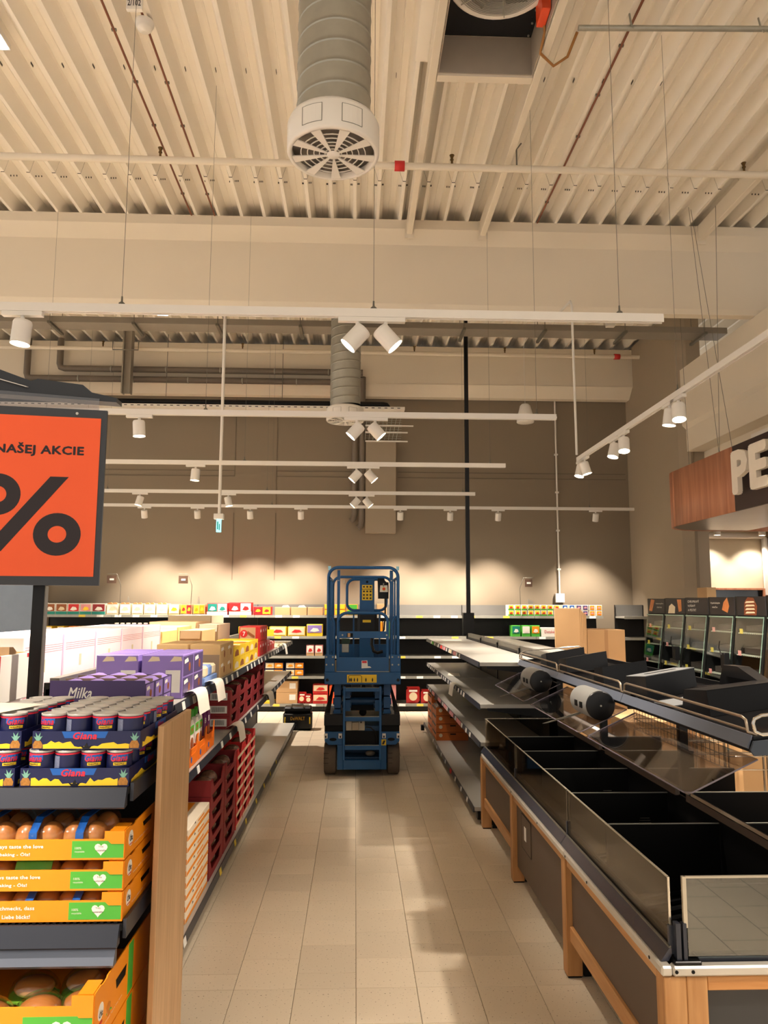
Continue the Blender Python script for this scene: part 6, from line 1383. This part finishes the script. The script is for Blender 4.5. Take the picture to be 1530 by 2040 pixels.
# sneeze guards
for k, (a, c) in enumerate(((2.74, 3.93), (4.05, 5.18), (5.36, 6.47))):
    g = T('acrylic_guard', MB().slab((1.19, a, 1.10), (1.19, c, 1.10), (1.44, c, 1.213), (1.44, a, 1.213), (-.002, 0, .005)), M_ACR)
    part('guard_edge', MB().tube([(1.44, a, 1.215), (1.205, a, 1.108), (1.19, a+.03, 1.102), (1.19, c-.03, 1.102), (1.205, c, 1.108), (1.44, c, 1.215)], .003, 6), mat('acrylic_edge', (116, 108, 118), .25), g)
for k, y in enumerate((4.04, 5.33)):
    s = thing('bag_roll_holder', 'grey cylinder holder with black end cap, %s of two under the tier' % ['nearer', 'farther'][k], 'holder', (1.30, y, 1.22), 'cylinder holders under the tier')
    part('cylinder', MB().cyl((1.30, y+.005, 1.236), (1.30, y+.30, 1.236), .074, 36), mat('holder_grey', (132, 132, 128), .35, .2), s); part('end_cap', MB().lathe([(.001, 0), (.068, 0), (.074, .004), (.074, .012)], (1.30, y-.008, 1.236), 36, 'Y'), M_BLACK, s); part('cap_screw', MB().cyl((1.30, y-.008, 1.236), (1.30, y-.011, 1.236), .005, 8), M_GALV, s)
    for dy in (.07, .16): part('cut_window', MB().box(1.222, 1.2265, y+dy, y+dy+.04, 1.215, 1.245), M_BLACKM, s)
    part('bracket', MB().slab((1.262, y+.26, 1.17), (1.33, y+.26, 1.175), (1.10, y+.34, 1.10), (1.08, y+.34, 1.10), (0, .004, 0)), M_GALV, s); part('hanger', MB().box(1.36, 1.41, y+.1, y+.13, 1.23, 1.27), M_BLACK, s)
# black bin inserts lying on the tier
def zt_(x): return 1.285+(x-1.41)*(.04/.54)
def insert(label, x0, x1, y0, y1, h, skew, slot=False, light=False):
    s = thing('bin_insert', label, 'insert', ((x0+x1)/2, (y0+y1)/2, zt_(x0)), 'bin inserts on the tier'); m = mat('insert_side', (13, 14, 16), .4, spec=.15); mt = mat('insert_top_slate', (122, 124, 124), .4, .1)
    za, zb = zt_(x0)+.001, zt_(x1)+.001
    V = [(x0, y0, za), (x1, y0+skew, zb), (x1, y1+skew, zb), (x0, y1, za), (x0, y0+.03, za+h), (x1, y0+skew+.03, zb+h), (x1, y1+skew-.02, zb+h*.8), (x0, y1-.02, za+h*.8)]
    part('body', MB()._add(V, [(0,1,5,4), (1,2,6,5), (2,3,7,6), (3,0,4,7), (0,3,2,1)]), m, s)
    T_ = [Vector(V[i]) for i in (4, 5, 6, 7)]; c_ = sum(T_, Vector())/4
    part('top', MB().slab(*T_, (0, 0, .003)), mt if light else m, s)
    if slot:
        S = [c_+(p-c_)*f for p, f in zip(T_, (.62,)*4)]; mid = lambda a, b, f: a+(b-a)*f
        q = [mid(S[0], S[3], .40), mid(S[1], S[2], .40), mid(S[1], S[2], .60), mid(S[0], S[3], .60)]; part('slot', MB().slab(*[p+Vector((0, 0, .0035)) for p in q], (0, 0, .001)), M_BLACKM, s)
insert('slate-topped black insert with a long slot, middle of the tier', 1.46, 1.80, 3.80, 4.12, .11, .22, True, True)
insert('black wedge insert lying nearest on the tier', 1.50, 1.90, 3.22, 3.5, .10, .12, False, False)
insert('black insert beside the slotted one, farther back', 1.50, 1.84, 4.6, 4.8, .09, .2)
insert('black insert near the far end of the tier', 1.46, 1.85, 5.25, 5.5, .10, .35); insert('black insert at the very far end of the tier', 1.46, 1.85, 5.8, 6.0, .10, .35)
s = thing('bin_insert', 'tall black insert standing at the back edge of the tier', 'insert', (1.88, 3.9, 1.33)); part('body', MB().prism([(3.52, 1.352), (3.95, 1.352), (3.90, 1.452), (3.75, 1.455), (3.56, 1.405)], 1.88, 1.94, 'X'), M_BLACK, s); part('clear_slip', MB().box(1.872, 1.876, 3.6, 3.85, 1.352, 1.40), M_ACR, s)
s = thing('slate_plate', 'slate plate lying between the slotted insert and the wedge', 'plate', (1.7, 3.65, 1.31)); part('plate', MB().slab((1.46, 3.52, zt_(1.46)+.004), (1.86, 3.66, zt_(1.86)+.004), (1.84, 3.86, zt_(1.84)+.004), (1.45, 3.70, zt_(1.45)+.004), (0, 0, .006)), mat('insert_top_slate', (0,0,0)), s)
# seat the whole tier on the counter between its two ends
fit = lambda x, y, z: (x-.045, 2.60+(y-2.70)*.966, z+.012*min(1, max(0, (z-.85)/.3)))
for o in [q for q in COL.objects if q.parent is None and q.name.split('.')[0] in ('display_tier', 'bag_roll_holder', 'bin_insert', 'slate_plate')]: refit(o, fit)
# things behind the counter
solo('flattened_cartons', MB().bbox(2.265, 2.55, 8.55, 8.58, 0, 1.73, .003), M_CARD, 'tall flattened brown carton leaning upright behind the tier, frontmost', 'cardboard', 'flattened cartons', (2.4, 8.56, 0))
for k in range(4): solo('flattened_cartons', MB().bbox(2.552+.022*k, 2.571+.022*k, 8.56+.01*k, 8.95, 0, 1.72-.02*k, .002), M_CARD, 'flattened brown carton on edge, %s behind the frontmost one' % ['first', 'second', 'third', 'fourth'][k], 'cardboard', 'flattened cartons', (2.56+.022*k, 8.7, 0))
for j in range(2):
    s = thing('shipping_box', '%s large closed brown box beside the flattened cartons' % ['lower', 'upper'][j], 'box', (2.88, 8.9, .745*j)); part('body', MB().bbox(2.66, 3.10, 8.65, 9.15, .745*j, .745*j+.742, .004), M_CARD, s); part('tape', MB().box(2.86, 2.90, 8.648, 8.65, .745*j+.003, .745*j+.74), mat('brown_tape', (176, 136, 92), .3), s)
# wooden promo tables with film beyond the counter
tb = thing('promo_table', 'light wooden promotion table wrapped in film beyond the counter', 'table', (3.2, 3.8, 0))
part('front_board', MB().box(2.95, 2.98, 2.6, 5.2, .05, .80), M_BEECHY, tb); part('top_board', MB().box(2.95, 4.2, 2.6, 5.2, .80, .84), M_BEECHY, tb); part('end_board', MB().box(2.98, 4.2, 2.6, 2.63, .05, .80), M_BEECHY, tb); part('film', MB().box(2.94, 4.21, 2.59, 5.21, .845, .847), M_FILM, tb)
for k in range(3):
    wb_ = thing('wire_basket', 'chrome wire basket behind the counter, %s' % ['nearest', 'middle', 'farthest'][k], 'basket', (2.75, 5.0+.7*k, .6), 'wire baskets'); b = MB()
    y0 = 5.35+.62*k
    for j in range(9): b.cyl((2.62, y0+.07*j, .62), (2.62, y0+.07*j, 1.0), .003, 5); b.cyl((3.2, y0+.07*j, .62), (3.2, y0+.07*j, 1.0), .003, 5)
    for z in (.62, .71, .80, .90, 1.0): b.tube([(2.62, y0, z), (2.62, y0+.56, z), (3.2, y0+.56, z), (3.2, y0, z)], .004, 5, True)
    for (x, y) in ((2.62, y0), (3.2, y0), (2.62, y0+.56), (3.2, y0+.56)): part('leg', MB().cyl((x, y, 0), (x, y, .62), .008, 6), M_CHROME, wb_)
    part('wire_frame', b, M_CHROME, wb_)
for k, (x0, x1, y0, y1, h) in enumerate(((2.6, 3.15, 6.35, 6.85, .95), (2.55, 3.2, 6.95, 7.5, .9))):
    s = thing('shipping_box', 'open kraft box on the floor beyond the counter, %s' % ['nearer', 'farther'][k], 'box', ((x0+x1)/2, (y0+y1)/2, 0)) ; part('body', MB().bbox(x0, x1, y0+.9 if k == 0 else y0+.9, y1+.9, 0, h*.7, .004), M_CARD, s)

# =====================================================================
# BAKERY SELF-SERVICE UNITS
# =====================================================================
UW = .60
# header image scraps: bread shapes in (u, v) fractions
M_BREAD = mat('bread_print', (206, 128, 70), .5, var=.3, scale=30); M_BREADD = mat('bread_print_dark', (128, 64, 30), .5, var=.4, scale=40)
for k in range(7):
    y0 = 10.17-(k+1)*UW; y1 = y0+UW; ord_ = ['farthest', 'second', 'third', 'fourth', 'fifth', 'sixth', 'nearest'][k]
    u = thing('bakery_cabinet', 'black bakery self-service cabinet with glass door and lit header, %s in the row' % ord_, 'cabinet', (4.3, (y0+y1)/2, 0), 'bakery cabinets')
    part('side_panel', MB().prism([(3.80, .30), (3.97, 1.66), (3.97, 1.86), (4.60, 1.86), (4.60, 0), (3.80, 0)], y0+.002, y0+.024, 'Y'), M_BLACK, u)
    part('side_panel', MB().prism([(3.80, .30), (3.97, 1.66), (3.97, 1.86), (4.60, 1.86), (4.60, 0), (3.80, 0)], y1-.024, y1-.002, 'Y'), M_BLACK, u)
    part('base', MB().box(3.82, 4.58, y0+.024, y1-.024, 0, .75), M_BLACK, u); part('back', MB().box(4.58, 4.60, y0+.024, y1-.024, .75, 1.66), mat('back_grey', (176, 166, 146), .6), u)
    h = part('header', MB().box(3.965, 3.985, y0+.026, y1-.026, 1.665, 1.855), mat('header_black', (36, 32, 34), .5), u); xx = 3.9648
    if k == 0:
        part('bread_picture', MB().prism([(y1-.06, 1.70), (y1-.16, 1.69), (y1-.26, 1.84), (y1-.14, 1.85)], xx-.001, xx, 'X'), M_BREAD, h); text('Kváskové pečivo', (xx-.0015, y1-.30, 1.78), .24, .022, M_WT, h, face='-X', bold=0); text('chutí viac', (xx-.0015, y1-.33, 1.735), .16, .022, M_WT, h, face='-X', bold=0)
    elif k == 1:
        part('bread_picture', MB().prism([(y1-.08, 1.67), (y1-.12, 1.76), (y1-.20, 1.79), (y1-.30, 1.75), (y1-.28, 1.67)], xx-.001, xx, 'X'), M_CREAMP, h); part('bread_picture', MB().prism([(y1-.40, 1.69), (y1-.36, 1.84), (y1-.48, 1.84), (y1-.48, 1.70)], xx-.001, xx, 'X'), M_BREAD, h)
    elif k == 2:
        for i, s_ in enumerate(('CHRUMKAVÝ', 'VOŇAVÝ', 'A PESTRÝ')): text(s_, (xx-.0015, y1-.06, 1.80-.05*i), (.30, .2, .22)[i], .034, M_WT, h, face='-X', bold=.01)
    elif k == 3:
        text('Vyskúšajte', (xx-.0015, y1-.04, 1.78), .22, .024, M_WT, h, face='-X', bold=0); text('niečo', (xx-.0015, y1-.08, 1.74), .12, .022, M_WT, h, face='-X', bold=0); part('bread_picture', MB().prism([(y1-.30, 1.72), (y1-.34, 1.80), (y1-.42, 1.85), (y1-.46, 1.76), (y1-.42, 1.69)], xx-.001, xx, 'X'), M_BREAD, h)
    else:
        part('bread_picture', MB().prism([(y1-.16, 1.67), (y1-.18, 1.80), (y1-.25, 1.85), (y1-.36, 1.84), (y1-.42, 1.76), (y1-.40, 1.67)], xx-.001, xx, 'X'), M_BREADD, h)
        for i in range(4): part('bread_slice', MB().prism([(y1-.19, 1.685+.035*i), (y1-.38, 1.69+.035*i), (y1-.36, 1.705+.035*i), (y1-.22, 1.705+.035*i)], xx-.002, xx-.001, 'X'), M_CREAMP, h)
    part('divider_post', MB().slab((3.845, y0-.0, .75), (3.845, y0+.03, .75), (3.965, y0+.03, 1.66), (3.965, y0, 1.66), (-.012, 0, 0)), M_BLACK, u)
    for zc, nm in ((1.08, 'lower'), (1.31, 'middle'), (1.53, 'upper')):
        xf = 3.86+(zc-.75)*.13; sh = part('shelf', MB().prism([(xf, zc-.05), (4.56, zc), (4.56, zc+.008), (xf, zc-.042)], y0+.03, y1-.03, 'Y'), M_WHITE, u)
        part('basket', MB().prism([(xf+.05, zc-.035), (xf+.34, zc-.014), (xf+.34, zc+.05), (xf+.05, zc+.03)], y0+.10, y1-.10, 'Y'), mat('wicker_dark', (56, 46, 44), .6, var=.3, scale=60, bump=.4), sh)
        b = MB()
        for i in range(14): b.box(xf-.001, xf+.002, y0+.05+.036*i, y0+.068+.036*i, zc-.052, zc-.044)
        part('shelf_lip', MB().box(xf-.002, xf+.003, y0+.03, y1-.03, zc-.045, zc-.015), M_CLEAR, sh); part('shelf_slot', b, M_BLACKM, sh, kind='stuff')
        part('colour_tag', MB().box(xf-.006, xf-.003, y1-.13, y1-.07, zc-.05, zc+.0), M_YTAG if (k+int(zc*100)) % 3 else M_PINK, sh)
    d = part('glass_door', MB().slab((3.835, y0+.03, .78), (3.835, y1-.03, .78), (3.955, y1-.03, 1.65), (3.955, y0+.03, 1.65), (-.005, 0, 0)), M_CLEAR, u)
    part('door_edge', MB().slab((3.828, y0+.03, .78), (3.828, y0+.038, .78), (3.948, y0+.038, 1.65), (3.948, y0+.03, 1.65), (-.004, 0, 0)), M_GEDGE, d); part('door_edge', MB().slab((3.945, y0+.03, 1.64), (3.945, y1-.03, 1.64), (3.947, y1-.03, 1.655), (3.947, y0+.03, 1.655), (-.004, 0, 0)), M_GEDGE, d)
    if k % 2: part('tongs_holder', MB().bbox(3.80, 3.86, y0-.03, y0+.06, 1.12, 1.28, .006), M_BLACK, u); part('tongs', MB().tube([(3.80, y0+.03, 1.26), (3.79, y0+.06, 1.33), (3.79, y0+.03, 1.40)], .006, 6), M_BLACK, u)
s = thing('shipping_box', 'brown carton standing behind the bakery headers', 'box', (4.95, 10.4, 1.9)); part('body', MB().bbox(4.86, 4.99, 10.30, 10.6, 0.0, 2.02, .004), M_CARD, s)
# kraft boxes in front of the bakery base
for k in range(3):
    s = thing('shipping_box', 'flat kraft carton on the floor before the bakery cabinets, %s' % ['nearest', 'middle', 'farthest'][k], 'box', (3.5, 6.6+.8*k, 0)); part('body', MB().bbox(3.25, 3.7, 6.4+.8*k, 7.1+.8*k, 0, .96, .004), M_CARD, s)
# counter desk in front of the bakery doorway
solo('bakery_counter', MB().bbox(5.5, 6.9, 10.9, 11.3, 0, 1.0, .01), M_WALNUT, 'reddish wooden counter in the bakery room', 'counter', loc=(6.5, 11, 0))
# =====================================================================
# OVAL FASCIA
# =====================================================================
f = thing('fascia_canopy', 'oval hanging canopy with reddish wood, dark band and large white letters', 'canopy', (5, 7, 2.76)); ZB, ZT2 = 2.755, 3.45
def band(nm, pts, z0, z1, m, th=.03, par=None):
    b = MB(); n = len(pts)
    N = []
    for i in range(n):
        d = Vector(pts[min(i+1, n-1)])-Vector(pts[max(i-1, 0)]); N.append(Vector((d.y, -d.x)).normalized())
    V = [(p[0], p[1], z) for z in (z0, z1) for p in pts]+[(p[0]+N[i].x*th, p[1]+N[i].y*th, z) for z in (z0, z1) for i, p in enumerate(pts)]
    F = []
    for i in range(n-1): F += [(i, i+1, n+i+1, n+i), (2*n+i+1, 2*n+i, 3*n+i, 3*n+i+1), (i+1, i, 2*n+i, 2*n+i+1), (n+i, n+i+1, 3*n+i+1, 3*n+i)]
    b._add(V, F, True); F2 = [(0, n, 3*n, 2*n), (n-1, 3*n-1, 4*n-1, 2*n-1)]; 
    b.f.append(list(F2[0])); b.mi.append(0); b.sm.append(False); b.f.append(list(F2[1])); b.mi.append(0); b.sm.append(False)
    return part(nm, b, m, par or f)
A = [(4.0, 7.74+.25*i) for i in range(7)]+[(4.0+.6*(1-math.cos(R(a))), 9.24+.6*math.sin(R(a))) for a in range(6, 91, 6)]+[(5.2, 9.84), (5.6, 9.84)]
band('wood_panel', A[:7], ZB, ZT2, M_WALNUT); band('wood_panel', A[6:], ZB, ZT2, M_WALNUT); band('dark_panel', [(4.0, 3.0), (4.0, 7.738)], ZB, ZT2, mat('dark_maroon', (62, 44, 44), .6))
for s_, y, w_ in (('P', 7.555, .27), ('E', 7.20, .27), ('K', 6.84, .32), ('Á', 6.44, .34)): text(s_, (4.0-.052, y, ZB+.17), w_, .40 if s_ != 'Á' else .5, mat('white_letter', (236, 226, 210), .5), f, face='-X', bold=.045, name='letter', depth=.05)
V = [(x, y) for x, y in A[:-1]]+[(5.2, 3.0), (4.0, 3.0)]
part('underside', MB().prism([(x+.012, y-.012) for x, y in V][::-1], ZB+.006, ZB+.02, 'Z'), mat('brushed_soffit', (140, 133, 122), .32, .8, var=.1, scale=3), f)
part('seam', MB().slab((4.05, 6.9, ZB+.005), (5.1, 8.6, ZB+.005), (5.1, 8.61, ZB+.005), (4.05, 6.91, ZB+.005), (0, 0, .001)), M_GALVD, f)
part('top_cover', MB().prism([(x+.03, y-.02) for x, y in V][::-1], ZT2-.03, ZT2-.02, 'Z'), M_WHITE, f)
for (x0, y0, x1, y1) in ((4.05, 8.2, 4.2, 8.2), (4.05, 8.2, 3.9, 8.25), (4.2, 9.3, 4.2, 9.3), (4.05, 7.9, 3.95, 8.3)): part('wire', MB().cyl((x0+.04, y0, ZT2-.02), (x1, y1, 6.44), .003, 5), M_GALVD, f)
solo('white_upstand', MB().box(4.3, 4.32, 3.0, 7.9, 3.45, 3.62), M_WHITE, 'white upstand showing above the dark fascia', 'panel', loc=(4.3, 5, 3.45))  # plain white panel above the fascia
